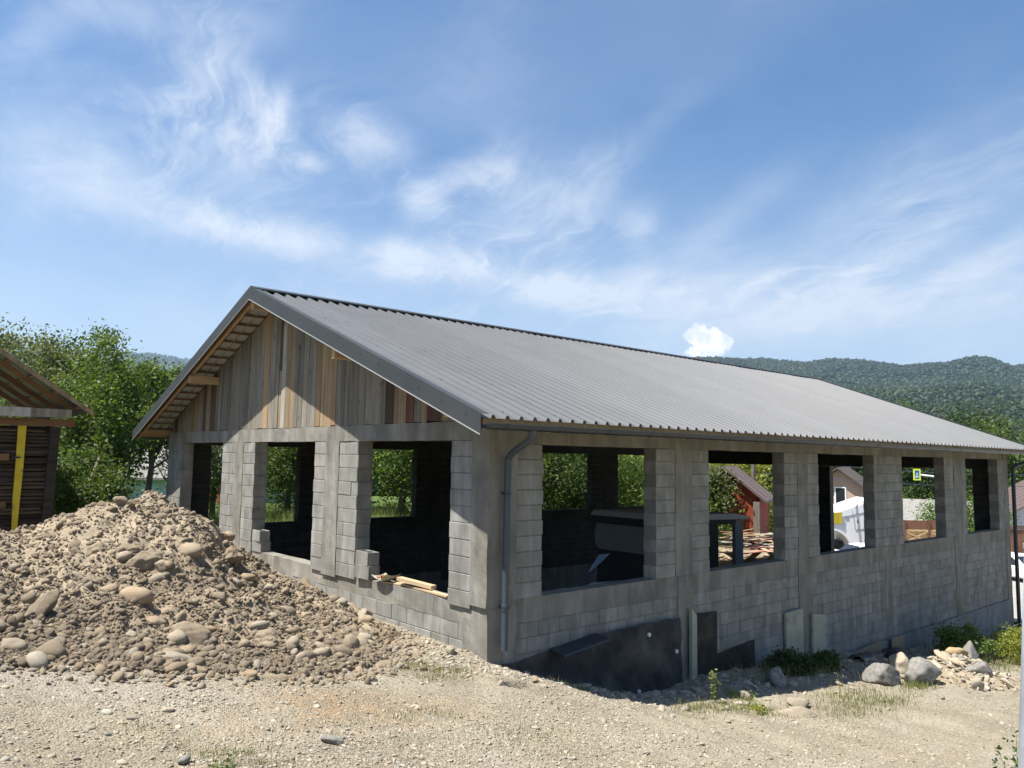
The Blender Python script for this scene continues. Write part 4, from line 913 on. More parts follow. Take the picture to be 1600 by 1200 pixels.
# boulders and the small rubble heap by the road
def boulder(loc, sc, rot, seed, m, label, cat='boulder', sub=4, lump=.36):
    me = boulder_mesh('boulder', sub, seed, m, lump); o = obj('boulder', me, None, loc, rot); o.scale = sc
    return tag(o, label, cat)
def gz(x, y): return float(ground(x, y))
boulder((7.25, -1.72, gz(7.25, -1.72) + .10), (.36, .25, .20), (.05, .12, -.45), 401, m_stoneg, 'long grey angular boulder on the grass by the road')
boulder((8.60, -1.40, gz(8.6, -1.4) + .13), (.25, .22, .26), (.3, .2, .4), 402, m_stone, 'pale pinkish upright boulder behind the two road boulders')
boulder((8.02, -1.98, gz(8.02, -1.98) + .13), (.33, .28, .25), (0, .1, -.3), 403, m_stoneg, 'big rounded brown grey boulder beside the rubble')
boulder((9.82, -2.42, gz(9.82, -2.42) + .15), (.33, .18, .20), (.1, .35, -.35), 404, m_stoneg, 'brown grey boulder sloping down the right side of the rubble')
boulder((10.0, -1.92, gz(10.0, -1.92) + .36), (.27, .16, .16), (.1, .2, -.3), 405, m_limestone, 'yellow ochre boulder lying on the rubble')
boulder((10.75, -1.85, gz(10.75, -1.85) + .30), (.27, .22, .30), (.2, .3, .2), 406, m_stoneg, 'grey jagged boulder on top of the rubble')
boulder((3.6, -1.35, gz(3.6, -1.35) + .03), (.14, .10, .09), (0, .1, .3), 407, m_stone, 'tan stone in the shade edge right of the corner pit')
boulder((5.15, -.95, gz(5.15, -.95) + .08), (.20, .16, .17), (0, .1, .5), 408, m_stoneg, 'dark rounded boulder in the shade below the low black board')
boulder((3.55, -2.15, gz(3.55, -2.15) + .02), (.30, .20, .10), (0, .05, -.5), 409, m_stone, 'flat pale stone at the edge of the shade')
boulder((4.05, -1.95, gz(4.05, -1.95) + .03), (.18, .13, .12), (0, .1, .1), 410, m_stone, 'small pale stone beside the flat stone at the shade edge')
boulder((-3.45, -2.42, gz(-3.45, -2.42) + .02), (.075, .045, .04), (0, .1, -.9), 411, m_stoneg, 'smooth grey stone alone on the orange earth patch', 'stone', 3)
boulder((-4.55, -2.55, gz(-4.55, -2.55) + .02), (.05, .035, .035), (0, .2, .5), 412, m_stoneg, 'small dark stone beside a weed in front of the heap', 'stone', 3)
boulder((-3.0, -4.35, gz(-3.0, -4.35) + .012), (.055, .035, .03), (0, .1, -.5), 413, m_limestone, 'flat brown stone nearest the bottom of the yard', 'stone', 3)
boulder((-.46, -1.30, gz(-.56, -1.22) + .10), (.07, .055, .055), (0, .1, .3), 414, m_stone, 'round pale stone sitting in the small pit', 'stone', 3)
boulder((-.32, -1.22, gz(-.32, -1.22) + .02), (.05, .04, .04), (0, .1, 1.3), 415, m_stone, 'smaller stone right of the round one in the pit', 'stone', 3)
boulder((-.35, .30, gz(-.35, .30) + .04), (.09, .07, .06), (.2, .1, .8), 416, m_stone, 'white broken stone at the gable wall foot', 'stone', 3)
boulder((-.62, 1.95, gz(-.6, 2.0) + .16), (.15, .12, .12), (.2, .1, .8), 417, m_stone, 'cobble high at the right end of the heap', 'stone', 3)
RBS = [stone_mesh('stone', 2, 440 + i, m_pebble, False, .5, .6, .08) for i in range(6)]
small = empty('rubble_heap', (9.2, -2.1, -1.3), 0, 'low heap of broken pale stone between boulders by the long wall', 'rubble heap')
def sh(x, y): return gz(x, y) + .36 * math.exp(-(((x - 9.9) / .85) ** 2 + ((y + 1.95) / .55) ** 2))
xs = np.linspace(7.6, 11.4, 70); ys = np.linspace(-3.4, -.7, 50)
V = [(x, y, sh(x, y) - (.05 if math.hypot((x - 9.9) / 1.6, (y + 1.95) / 1.2) > 1 else -.0) + .02 * float(vnoise(x * 7, y * 7, 1))) for x in xs for y in ys]
F = [[i * 50 + j, (i + 1) * 50 + j, (i + 1) * 50 + j + 1, i * 50 + j + 1] for i in range(69) for j in range(49)]
under(obj('earth', mesh('earth', V, F, m_heap, True)), small)
r_ = np.random.default_rng(21)
for k in range(110):
    x, y = 9.75 + r_.normal(0, .72), -2.1 + r_.normal(0, .40); r = float(np.clip(r_.lognormal(math.log(.06), .45), .03, .14))
    o = obj('stone', RBS[k % 6], None, (x, y, sh(x, y) + r * .3), (r_.normal(0, .5), r_.normal(0, .5), r_.uniform(0, 6.28))); o.scale = (r * 1.4, r * .9, r * .7); under(o, small)
n = 900; x = 9.75 + r_.normal(0, .9, n); y = -2.05 + r_.normal(0, .52, n); r = np.clip(r_.lognormal(math.log(.022), .4, n), .01, .05); z = np.array([sh(a, b) for a, b in zip(x, y)]) + r * .3
scatter('small_stones', np.stack([x, y, z], -1) - np.array([9.2, -2.1, -1.3]), np.stack([r * 1.3, r, r * .7], -1), reuler(n, .5), rng.integers(0, 5, n), PEB2, parent=small)

# leaning galvanised post at the road side, very near
post = empty('steel_post', (-2.72, -6.62, .35), 0, 'galvanised steel post leaning at the right edge of the yard', 'post')
V0 = Vector((-2.76, -6.60, gz(-2.7, -6.6) - .1))
under(MB().tube([(-2.653, -6.514, 0.166), (-2.643, -6.591, 1.376), (-2.64, -6.615, 1.754), (-2.636, -6.646, 2.245)], .036, 16).build('tube', m_galv, smooth=True), post)
under(MB().tube([(-2.636, -6.646, 2.245), (-2.636, -6.646, 2.265)], .040, 16).build('cap', m_galv), post)

# ------------------------------------------------------------------ grey box truck parked inside
van = empty('box_truck', (6.9, 2.8, -2.0), 0, 'dark grey high roofed truck parked inside behind the long wall', 'truck')
def vp(name, mb, m, par=van): o = mb.build(name, m); under(o, par); return o
vp('roof', MB().prism([(5.9, 1.40), (8.95, 1.32), (8.98, 1.38), (8.4, 1.46), (6.0, 1.50)], 1.85, 3.75, 1), mat('pale_roof_panel', (.42, .44, .47), rough=.5))
vp('roof_band', MB().box(5.93, 8.5, 1.88, 3.72, 1.24, 1.395), m_dark)
vp('end_panel', MB().prism([(1.92, .70), (3.58, .70), (3.68, .78), (3.71, 1.0), (3.64, 1.235), (1.92, 1.235)], 5.99, 6.05, 0), m_vgrey)
vp('side_panel', MB().box(6.06, 7.86, 1.90, 1.95, -.9, 1.23), m_dark)
vp('side_panel', MB().box(6.06, 8.9, 3.66, 3.70, -.9, .05), m_dark)
vp('pillar', MB().box(8.50, 8.80, 1.90, 1.98, -.9, 1.315), m_vgrey)
vp('pillar', MB().prism([(7.55, 1.33), (7.70, 1.33), (8.0, .0), (7.9, .0)], 3.60, 3.66, 1), m_vgrey)
vp('lower_body', MB().box(6.0, 8.9, 1.96, 3.65, -1.45, .15), m_dark); vp('lower_body', MB().box(6.02, 7.5, 1.96, 3.65, .16, .69), m_dark)
for x in (6.6, 8.3):
    for y in (2.02, 3.5): w = MB().tube([(x, y - .12, -1.55), (x, y + .12, -1.55)], .42, 20); w = vp('wheel', w, m_tyre)
tr_ = empty('covered_trailer', (4.0, 1.0, -2.0), 0, 'low dark trailer with pale cover just inside the first long opening', 'trailer')
vp('cover', MB().prism([(2.85, .40), (3.25, .55), (5.2, .46), (5.2, .42), (2.85, .36)], .5, 1.25, 1), mat('pale_cover', (.42, .48, .56), rough=.6), tr_)
vp('body', MB().box(2.9, 5.15, .52, 1.23, -1.7, .36), m_dark, tr_)
vp('hatch', MB().box(3.35, 3.75, .6, .85, .54, .56), m_dark, tr_)
for x in (3.5, 4.6): vp('wheel', MB().tube([(x, .50, -1.75), (x, .62, -1.75)], .25, 16), m_tyre, tr_)
tag(MB().prism([(3.30, .70), (3.56, .97), (3.82, .97), (3.62, .85)], 1.35, 1.37, 1).build('blue_panel', mat('blue_panel', (.25, .36, .48), rough=.4)), 'light blue panel leaning in front of the grey truck', 'panel')

# ------------------------------------------------------------------ wooden shed
shed = empty('wood_shed', (-4.2, 8.6, .5), 0, 'dark open wood shed with yellow post and metal roof', 'shed')
def sp(name, mb, m): o = mb.build(name, m); under(o, shed); return o
SLs = .675
def zsd(x): return 3.27 + (-2.78 - x) * SLs
m_shroof = mat('shed_roof_metal', (.20, .21, .20), (.27, .27, .26), 2, .5, coord='World', back=(.10, .105, .10))
for k in range(6):
    y0, y1 = 8.2 + k * .85, 8.2 + k * .85 + .85; pr2 = []
    V = []; ys = []
    for q in range(5): b = y0 + q * .17; ys += [(b, 0), (b + .11, 0), (b + .125, .022), (b + .15, .022)]
    ys.append((y1, 0))
    for x in (-2.74, -6.6): V += [(x, y, zsd(x) + z + .03) for y, z in ys]
    nn = len(ys); F = [[i, i + 1, nn + i + 1, nn + i] for i in range(nn - 1)]
    under(obj('roof_sheet', mesh('roof_sheet', V, F, m_shroof)), shed)
sp('verge_board', MB().prism([(-2.74, zsd(-2.74) + .05), (-6.6, zsd(-6.6) + .05), (-6.6, zsd(-6.6) - .035), (-2.74, zsd(-2.74) - .035)], 8.165, 8.195, 1), m_wwarm)
m_shr = woodh('shed_rafter_wood', (.12, .066, .032), (.18, .105, .05))
for y in (8.55, 9.6, 10.8, 12.0): sp('rafter', MB().prism([(-3.0, zsd(-3.0) - .05), (-6.6, zsd(-6.6) - .05), (-6.6, zsd(-6.6) - .20), (-3.05, zsd(-3.05) - .16)], y, y + .07, 1), m_shr)
for k in range(10): x = -2.95 - k * .38; sp('batten', MB().box(x - .04, x + .04, 8.21, 13.1, zsd(x) - .045, zsd(x) - .003), m_shr)
sp('tie_beam', MB().box(-7, -2.95, 8.55, 8.68, 3.01, 3.14), m_shr)
sp('beam_end', MB().box(-7, -3.05, 8.42, 8.52, 3.17, 3.32), m_wgrey); sp('beam_end', MB().box(-4.3, -3.72, 8.30, 8.40, 3.16, 3.32), m_wpale)
yp = MB().prism([(-3.845, 3.005), (-3.72, 3.005), (-3.722, 2.2), (-3.735, 1.7), (-3.76, .4), (-3.80, .4), (-3.845, 1.7), (-3.84, 2.3)], 8.60, 8.66, 1); sp('post', yp, m_yellow)['label'] = 'yellow painted post'
sp('latch', MB().box(-3.92, -3.78, 8.57, 8.595, 2.42, 2.45), m_dark)
sp('post', MB().bar((-3.32, 8.62, .3), (-3.26, 8.62, 3.0), .15, .12), m_darkwood)
r_ = np.random.default_rng(5)
for k in range(38):
    z = .55 + k * .064; x0 = -3.40; ml = MB(); yj = 8.74 + r_.uniform(-.02, .05)
    ml.tube([(-5.6, yj, z + r_.normal(0, .01)), (-4.5, yj + r_.normal(0, .02), z + r_.normal(0, .012)), (-3.33 + r_.normal(0, .03), yj, z + r_.normal(0, .01))], [.030, .033, .026], 6); sp('slab', ml, m_logs)
sp('back_wall', MB().box(-6.6, -3.3, 8.86, 8.95, .3, 3.0), m_darkwood); sp('side_wall', MB().box(-3.35, -3.30, 8.95, 12.9, .3, 3.2), m_darkwood)
for k in range(5): sp('shelf_board', MB().box(-5.2, -3.95, 8.58, 8.66, .7 + k * .42, .82 + k * .42), m_darkwood if k % 2 else m_shr)
plank('leaning_board', (-4.10, 8.0, .5), (-4.22, 8.45, 1.6), .12, .03, m_wgrey, 'grey board leaning on the shed beside the yellow post')

# ------------------------------------------------------------------ vegetation
LEAFQ = np.array([(-.5, 0, 0), (0, -.28, .06), (.5, 0, 0), (0, .28, .06)])
def leaves(centres, size, r, flat=.0):
    n = len(centres); q = r.normal(size=(n, 4)); q /= np.linalg.norm(q, axis=1)[:, None]
    w, x, y, z = q.T
    M = np.stack([1 - 2 * (y * y + z * z), 2 * (x * y - z * w), 2 * (x * z + y * w), 2 * (x * y + z * w), 1 - 2 * (x * x + z * z), 2 * (y * z - x * w), 2 * (x * z - y * w), 2 * (y * z + x * w), 1 - 2 * (x * x + y * y)], -1).reshape(n, 3, 3)
    s = size * r.uniform(.6, 1.35, n)
    V = np.einsum('nij,kj->nki', M, LEAFQ) * s[:, None, None] + centres[:, None, :]
    return V.reshape(-1, 3), np.arange(n * 4).reshape(n, 4)
def crown_pts(r, n, cx, cy, cz, rx, ry, rz, nc, spread=.22, gap=.0, hollow=.35):
    C = []
    while len(C) < nc:
        p = r.uniform(-1, 1, 3); d = np.linalg.norm(p)
        if d > 1 or d < hollow and r.uniform() < .8: continue
        k = 1 - .25 * (vnoise(p[0] * 2.3 + cx, p[1] * 2.3 + cy, p[2] * 2.3) + .3)
        C.append(p * k)
    C = np.array(C); w = r.uniform(.35, 1.3, nc); w /= w.sum(); i = r.choice(nc, n, p=w); sg = spread * r.uniform(.55, 1.25, nc)
    off = r.normal(size=(n, 3)) * sg[i][:, None] * np.array((1, 1, .75))
    P_ = C[i] + off
    return P_ * np.array((rx, ry, rz)) + np.array((cx, cy, cz)), C * np.array((rx, ry, rz)) + np.array((cx, cy, cz))
def tree_mesh(seed, H, rx, ry, zc, rz, n, ls, ml, nc=60, tr=.12, spread=.2, lean=(0, 0), limbs=9, bare=0, hollow=.35, base=0.0, bark=None):
    r = np.random.default_rng(seed)
    Pt, C = crown_pts(r, n, lean[0], lean[1], zc, rx, ry, rz, nc, spread, hollow=hollow)
    Pt = Pt[Pt[:, 2] > base]
    V, F = leaves(Pt, ls, r); cm = mesh('crown', V, F, ml)
    mb = MB(); top = np.array((lean[0] * .8, lean[1] * .8, zc + rz * .3)); knots = [np.array((0, 0, -.3)), np.array((lean[0] * .1 + r.normal(0, .06), lean[1] * .1, zc * .33)), np.array((lean[0] * .45 + r.normal(0, .1), lean[1] * .45 + r.normal(0, .1), zc * .75)), top]
    mb.tube(knots, [tr * 1.25, tr, tr * .7, tr * .25], 8)
    for k in range(limbs):
        t = r.uniform(.25, .95); s = knots[1] * (1 - t) + knots[2] * t if t < .8 else knots[2] * .5 + knots[3] * .5; e = C[r.integers(nc)]
        mid = (s + e) / 2 + r.normal(0, .12, 3) - np.array((0, 0, .1)); mb.tube([s, mid, e], [tr * .45, tr * .25, tr * .08], 5, cap=False)
        for q in range(2): e2 = C[r.integers(nc)]; e2 = mid + (e2 - mid) * min(1, 1.1 / max(np.linalg.norm(e2 - mid), .1)); mb.tube([mid, (mid + e2) / 2 + r.normal(0, .05, 3), e2], [tr * .2, tr * .12, tr * .04], 4, cap=False)
    return cm, mb.me('trunk', bark or m_bark, True)
def tree(name, loc, meshes, label, cat='tree', rz=0., sc=1., group=None, parts=('crown', 'trunk')):
    t = empty(name, loc, rz, label, cat, group); t.scale = (sc, sc, sc) if not hasattr(sc, '__len__') else sc
    for nm, me in zip(parts, meshes): obj(nm, me, t)
    return t
TA = tree_mesh(1, 7, 3.0, 2.6, 4.6, 2.5, 26000, .125, m_leafo, 110, .17, .17, limbs=14)
tree('broadleaf_tree', (-3.0, 20.3, .3), TA, 'tall olive green tree rising behind the wood shed', sc=.87)
tree('broadleaf_tree', (.1, 22.5, .3), tree_mesh(2, 6.5, 2.1, 2.1, 4.2, 2.1, 15000, .13, m_leafa, 70, .14, .18), 'mid green tree between the tall olive tree and the hill')
TC = tree_mesh(3, 5, 1.25, 1.2, 2.9, 2.25, 17000, .105, m_leafb, 80, .09, .17, limbs=12)
tree('broadleaf_tree', (-.9, 15.6, .3), TC, 'bright green slender tree near the left roof edge')
tree('broadleaf_tree', (.75, 16.6, .3), tree_mesh(4, 5, 1.3, 1.2, 3.6, 1.35, 12000, .105, m_leafb, 80, .09, .17, limbs=12), 'bright green tree touching the left roof edge', rz=1)
tree('broadleaf_tree', (-2.9, 16.8, .3), tree_mesh(5, 4, 1.5, 1.3, 1.9, 1.7, 15000, .11, m_leafa, 70, .08, .2), 'low leafy tree right behind the shed corner')
tree('shrub', (-1.9, 13.6, .3), tree_mesh(6, 2.6, 1.2, 1.1, 1.15, 1.1, 12000, .095, m_leafa, 60, .05, .22, hollow=0), 'dense mid green shrub between shed and gable', 'shrub')
tree('bare_tree', (1.9, 17.0, .3), tree_mesh(8, 4, 1.5, 1.4, 2.5, 1.4, 2200, .09, m_leafo, 60, .09, .2, limbs=26), 'thin sparse tree with bare twigs before the grey roofed house')
lm = plank('dead_branch', (-2.1, 12.9, .5), (-1.35, 13.4, 2.4), .06, .05, m_bark, 'dead grey trunk leaning among the bushes left of the gable', 'branch')
# behind the long rear wall
RB = 'trees behind the workshop seen through the openings'
TD = tree_mesh(9, 5.5, 1.7, 1.7, 2.9, 2.3, 15000, .12, m_leafa, 80, .12, .19, limbs=12)
TE = tree_mesh(10, 5.5, 1.9, 1.9, 2.6, 2.4, 17000, .12, m_leafb, 90, .13, .19, limbs=12)
TF = tree_mesh(11, 5.5, 2.1, 2.1, 2.7, 2.5, 17000, .125, m_leafa, 90, .14, .2, limbs=12)
rear = [(3.4, 18.6, TD, 'slim tree with visible trunk seen through the first gable opening', .75), (6.9, 20.4, TF, 'loose tree seen through the middle gable opening', .8), (10.2, 17.6, TE, 'full green tree seen through the gable opening nearest the corner', 1.0), (12.9, 19.4, TD, 'tree beside the full one behind the gable opening nearest the corner', 1.0),
        (16.2, 16.4, TF, 'tree left in view through the first long opening', 1.0), (18.9, 17.6, TD, 'tree seen at the left rear opening behind the first long opening', 1.1), (21.9, 17.2, TE, 'tree seen at the right rear opening behind the first long opening', 1.05), (14.4, 21.6, TE, 'taller tree further back behind the rear wall', 1.2), (24.9, 20.4, TF, 'bushy tree behind the far left gate corner', 1.25),
        (8.8, 22.6, TF, 'tree beside the grey roofed house', 1.1), (18.6, 21.5, TF, 'back row tree behind the rear wall', 1.3)]
for i, (x, y, ms, lb, s) in enumerate(rear): tree('broadleaf_tree', (x, y, gz(x, y)), ms, lb, 'tree', i * 1.3, s, RB)
# seen through the far gates and beyond the street
GBUSH = tree_mesh(12, 4, 2.6, 2.4, 2.0, 2.2, 17000, .16, m_leafb, 100, .12, .2, hollow=0)
GBY = tree_mesh(13, 4, 2.8, 2.6, 2.3, 2.3, 16000, .18, m_leafy, 90, .12, .2, hollow=0)
GCREEP = tree_mesh(16, 4, 1.0, 1.2, 3.9, 1.0, 3800, .15, m_leafo, 40, .05, .28, hollow=0)
TBIG = tree_mesh(14, 10, 3.6, 3.4, 5.8, 4.2, 15000, .30, m_leafa, 100, .25, .19, limbs=14)
TBIGD = tree_mesh(15, 10, 3.6, 3.4, 5.6, 4.4, 15000, .30, m_leafc, 100, .25, .19, limbs=14)
street = [('bush', 23.6, 14.3, GBUSH, 'big green bush left of the red shed', 1.05, 'bush'), ('bush', 24.7, 13.4, GCREEP, 'creeper bush climbing the left side of the red shed roof', 1.0, 'bush'), ('bush', 28.6, 18.8, GBY, 'yellow green tree behind the red shed roof', 1.3, 'tree'), ('bush', 31.5, 17.5, GBY, 'yellow green bush right of the red shed roof', 1.2, 'bush'), ('bush', 27.3, 12.9, GBUSH, 'low green bush under the red shed', .50, 'bush'),
          ('broadleaf_tree', 62, 32, TBIG, 'large tree behind the pink house', 1.15, 'tree'), ('broadleaf_tree', 70, 27, TBIGD, 'dark tree above the grey roof', 1.0, 'tree'), ('broadleaf_tree', 66, 21.5, TBIG, 'mid green tree behind the crossing sign', .85, 'tree'), ('broadleaf_tree', 60, 17.6, TBIGD, 'dark conical tree right of the crossing sign', .75, 'tree'), ('bush', 58, 18.6, GBUSH, 'bushes above the grey roof ridge', 1.05, 'bush'), ('bush', 62, 17.6, GBUSH, 'bushes seen at the right end of the grey roof', 1.1, 'bush'),
          ('broadleaf_tree', 70, 16.2, TBIG, 'tree seen through the last long opening', 1.0, 'tree'), ('bush', 49.6, 11.0, GBUSH, 'bush seen low through the last long opening', 1.0, 'bush'), ('broadleaf_tree', 78, 13.5, TBIG, 'tree behind the brown roofed house left of its gable', 1.0, 'tree'), ('broadleaf_tree', 84, 10.0, TBIG, 'bright tree behind the brown roofed house', 1.1, 'tree'), ('broadleaf_tree', 95, 15, TBIGD, 'dark tree in the row behind the roofs', 1.1, 'tree'), ('broadleaf_tree', 90, 30, TBIG, 'tree in the row behind the pink house roof', 1.3, 'tree'), ('broadleaf_tree', 88, 24, TBIGD, 'dark tree in the row behind the crossing sign', 1.2, 'tree')]
for i, (nm, x, y, ms, lb, s, cat) in enumerate(street): tree(nm, (x, y, gz(x, y) - .1), ms, lb, cat, i * 1.7, s)
# shrubs by the long wall
tree('shrub', (6.15, -.60, gz(6.15, -.6) - .05), tree_mesh(20, 1, .40, .30, .20, .26, 4600, .055, m_leafc, 40, .015, .25, hollow=0, limbs=5), 'dark green shrub in the shade below the pale slabs', 'shrub')
tree('shrub', (7.15, -.66, gz(7.15, -.6) - .05), tree_mesh(21, 1, .32, .26, .16, .22, 3600, .055, m_leafc, 40, .015, .25, hollow=0, limbs=5), 'dark green shrub right of the lower column', 'shrub')
tree('shrub', (12.6, -1.10, gz(12.6, -1.1)), tree_mesh(22, 1, .60, .5, .36, .36, 6500, .06, m_leafb, 60, .03, .22, hollow=0, limbs=7), 'round bluish green shrub against the far end of the long wall', 'shrub')
tree('shrub', (13.9, -1.95, gz(13.9, -1.95)), tree_mesh(23, 1, .75, .7, .33, .40, 8500, .05, m_leafy, 70, .02, .2, hollow=0, limbs=9), 'yellow green shrub at the far corner by the downpipe', 'shrub')
# grass, weeds
def blades(cx, cy, n, rx, ry, h, w, r, zf=None, lean=.5):
    x = cx + r.normal(0, rx, n); y = cy + r.normal(0, ry, n); z = ground(x, y) if zf is None else zf(x, y)
    a = r.uniform(0, 6.28, n); hh = h * r.uniform(.4, 1.2, n); ln = r.uniform(.1, lean, n) * hh; b = r.uniform(0, 6.28, n); wx, wy = np.cos(b) * w / 2, np.sin(b) * w / 2
    p0 = np.stack([x - wx, y - wy, z], -1); p1 = np.stack([x + wx, y + wy, z], -1); m1 = np.stack([x + np.cos(a) * ln * .35, y + np.sin(a) * ln * .35, z + hh * .6], -1); tp = np.stack([x + np.cos(a) * ln, y + np.sin(a) * ln, z + hh], -1)
    V = np.stack([p0, p1, m1 + np.stack([wx, wy, wx * 0], -1) * .7, m1 - np.stack([wx, wy, wx * 0], -1) * .7, tp], 1).reshape(-1, 3); I = np.arange(n)[:, None] * 5
    return V, [np.concatenate([I, I + 1, I + 2, I + 3], 1), np.concatenate([I + 3, I + 2, I + 4], 1)]
def grass(name, tufts, m, label, seed):
    r = np.random.default_rng(seed); VV = []; Q_ = []; T_ = []; o_ = 0
    for t in tufts:
        V, (q, tr) = blades(*t, r); VV.append(V); Q_.append(q + o_); T_.append(tr + o_); o_ += len(V)
    o = obj(name, mesh(name, np.concatenate(VV), [np.concatenate(Q_), np.concatenate(T_)], m), None, kind='stuff'); o['label'] = label
TU = [(-4.65, -1.79, 90, .16, .07, .045, .004), (-4.25, -2.43, 160, .20, .07, .05, .004), (-2.35, -1.98, 240, .30, .14, .045, .004), (-1.81, -2.7, 240, .30, .14, .05, .004), (-.96, -.36, 260, .20, .12, .07, .005), (-1.15, -.02, 120, .14, .08, .06, .005), (-4.08, -1.35, 50, .12, .05, .04, .003), (6.2, -2.0, 360, .55, .26, .09, .006), (2.4, -1.7, 180, .4, .18, .07, .005), (6.4, -.55, 700, .7, .2, .22, .008), (2.55, -1.75, 200, .4, .2, .08, .006), (2.1, -1.62, 160, .22, .12, .09, .006), (3.2, -1.95, 220, .30, .16, .07, .006), (5.15, -2.15, 380, .60, .30, .08, .006), (5.7, -1.95, 180, .45, .25, .11, .006), (4.7, -2.4, 240, .3, .2, .07, .006), (7.5, -2.15, 260, .2, .1, .12, .007), (6.2, -2.35, 160, .3, .1, .08, .006), (4.15, -2.45, 110, .25, .15, .06, .005), (3.45, -1.3, 120, .1, .1, .12, .006),
      (-1.55, -.25, 120, .14, .10, .045, .004), (-1.25, -.75, 220, .20, .10, .05, .004), (-1.0, .05, 90, .14, .08, .04, .004), (-2.95, -2.55, 210, .32, .12, .035, .003), (-4.15, -2.75, 150, .12, .05, .04, .003), (-4.5, -2.2, 60, .1, .05, .04, .003), (-2.3, -3.9, 260, .25, .18, .04, .003), (-1.9, -3.0, 180, .3, .14, .035, .003), (-3.8, -3.6, 180, .25, .1, .035, .003), (-3.3, -4.2, 160, .2, .1, .03, .003), (.9, -.75, 90, .3, .06, .10, .005), (1.4, -2.0, 80, .2, .1, .04, .004), (-4.8, -3.3, 120, .2, .1, .03, .003),
      (12.6, -1.6, 300, .6, .3, .22, .010), (15.5, -2.2, 500, .7, .4, .35, .012), (10.6, -.9, 120, .3, .15, .16, .008)]
grass('grass', TU, m_grass, 'patches of short green grass between the gravel and the wall', 50)
grass('dry_grass', [(t[0] + .08, t[1] - .05, int(t[2] * .55), t[3] * 1.2, t[4] * 1.3, t[5] * .8, t[6]) for t in TU] + [(-3.2, -1.9, 160, .4, .2, .03, .003), (-2.6, -3.4, 300, .8, .5, .025, .003), (-1.2, -3.6, 200, .7, .4, .03, .003), (0.2, -3.0, 200, .9, .4, .03, .003)], m_dry, 'dry straw coloured grass between the stones', 51)
gr_ = np.random.default_rng(8); N_ = 26000; gx_ = gr_.uniform(-4, 24, N_); gy_ = 12.7 + np.abs(gr_.normal(0, 6, N_))
def field(x, y, n, h, name, label):
    r = np.random.default_rng(4); z = ground(x, y); n = len(x); a = r.uniform(0, 6.28, n); hh = h * r.uniform(.4, 1.2, n); w = .012; b = r.uniform(0, 6.28, n); wx, wy = np.cos(b) * w, np.sin(b) * w
    V = np.stack([np.stack([x - wx, y - wy, z], -1), np.stack([x + wx, y + wy, z], -1), np.stack([x + np.cos(a) * hh * .3, y + np.sin(a) * hh * .3, z + hh], -1)], 1).reshape(-1, 3)
    o = obj(name, mesh(name, V, np.arange(n * 3).reshape(n, 3), m_grass), None, kind='stuff'); o['label'] = label
field(gx_, gy_, N_, .28, 'meadow_grass', 'long green grass behind the workshop')
# weeds with stems: near right edge, by the wall
def weed(loc, h, n, seed, label, m=m_leafa, ls=.05, spread=.06, lean=(.0, .0)):
    r = np.random.default_rng(seed); mb = MB(); P_ = []
    for k in range(n):
        b = np.array((r.normal(0, spread * .4), r.normal(0, spread * .4), 0)); t = b + np.array((r.normal(0, spread * 1.6) + lean[0], r.normal(0, spread * 1.6) + lean[1], h * r.uniform(.6, 1.1)))
        mid = (b + t) / 2 + r.normal(0, .02, 3); mb.tube([b, mid, t], [.0035, .003, .0015], 5, cap=False)
        for s in np.linspace(.15, 1, int(16 * h / .4) + 5): q = b * (1 - s) + t * s if s > .5 else b * (1 - s) + t * s; P_ += [q + r.normal(0, .018 + .016 * s, 3) for _ in range(3)]
    P_ = np.array(P_); V, F = leaves(P_, ls, r); t = empty('weed', loc, 0, label, 'weed'); obj('leaves', mesh('leaves', V, F, m), t); obj('stem', mb.me('stem', m_grass), t)
for x, y, h, n, sd, lb in [(-.98, -6.06, .66, 6, 1, 'tall leafy weed at the right edge beside the steel post'), (-.62, -6.02, .86, 4, 2, 'tallest leafy weed right behind the steel post'), (-.45, -5.78, .40, 5, 3, 'lower weed left of the tall ones by the post'), (.35, -5.72, .62, 6, 14, 'weed further back along the right edge of the yard')]:
    weed((x, y, gz(x, y)), h, n, sd, lb, m_leafa, .042, .07)
weed((-1.0, -5.62, gz(-1.0, -5.62)), .34, 2, 4, 'single thin weed stalk standing in the near gravel', m_leafa, .04, .02)
weed((2.75, -1.45, gz(2.75, -1.45)), .55, 2, 5, 'tall single weed stalk by the membrane edge', m_grass, .04, .03)
weed((3.05, -1.9, gz(3.05, -1.9)), .14, 9, 6, 'small yellow green weeds at the shade edge right of the membrane', m_leafy, .035, .16)
weed((-4.35, -2.78, gz(-4.35, -2.78)), .06, 8, 7, 'small green weed beside the dark stone before the heap', m_leafa, .02, .07)
weed((5.0, -2.05, gz(5.0, -2.05)), .42, 1, 8, 'dry upright stalk in the shade edge', m_dry, .02, .02)
weed((13.6, -1.1, gz(13.6, -1.1)), 1.4, 2, 9, 'long bent dry stalk beside the round shrub', m_dry, .04, .12, (-.4, 0))

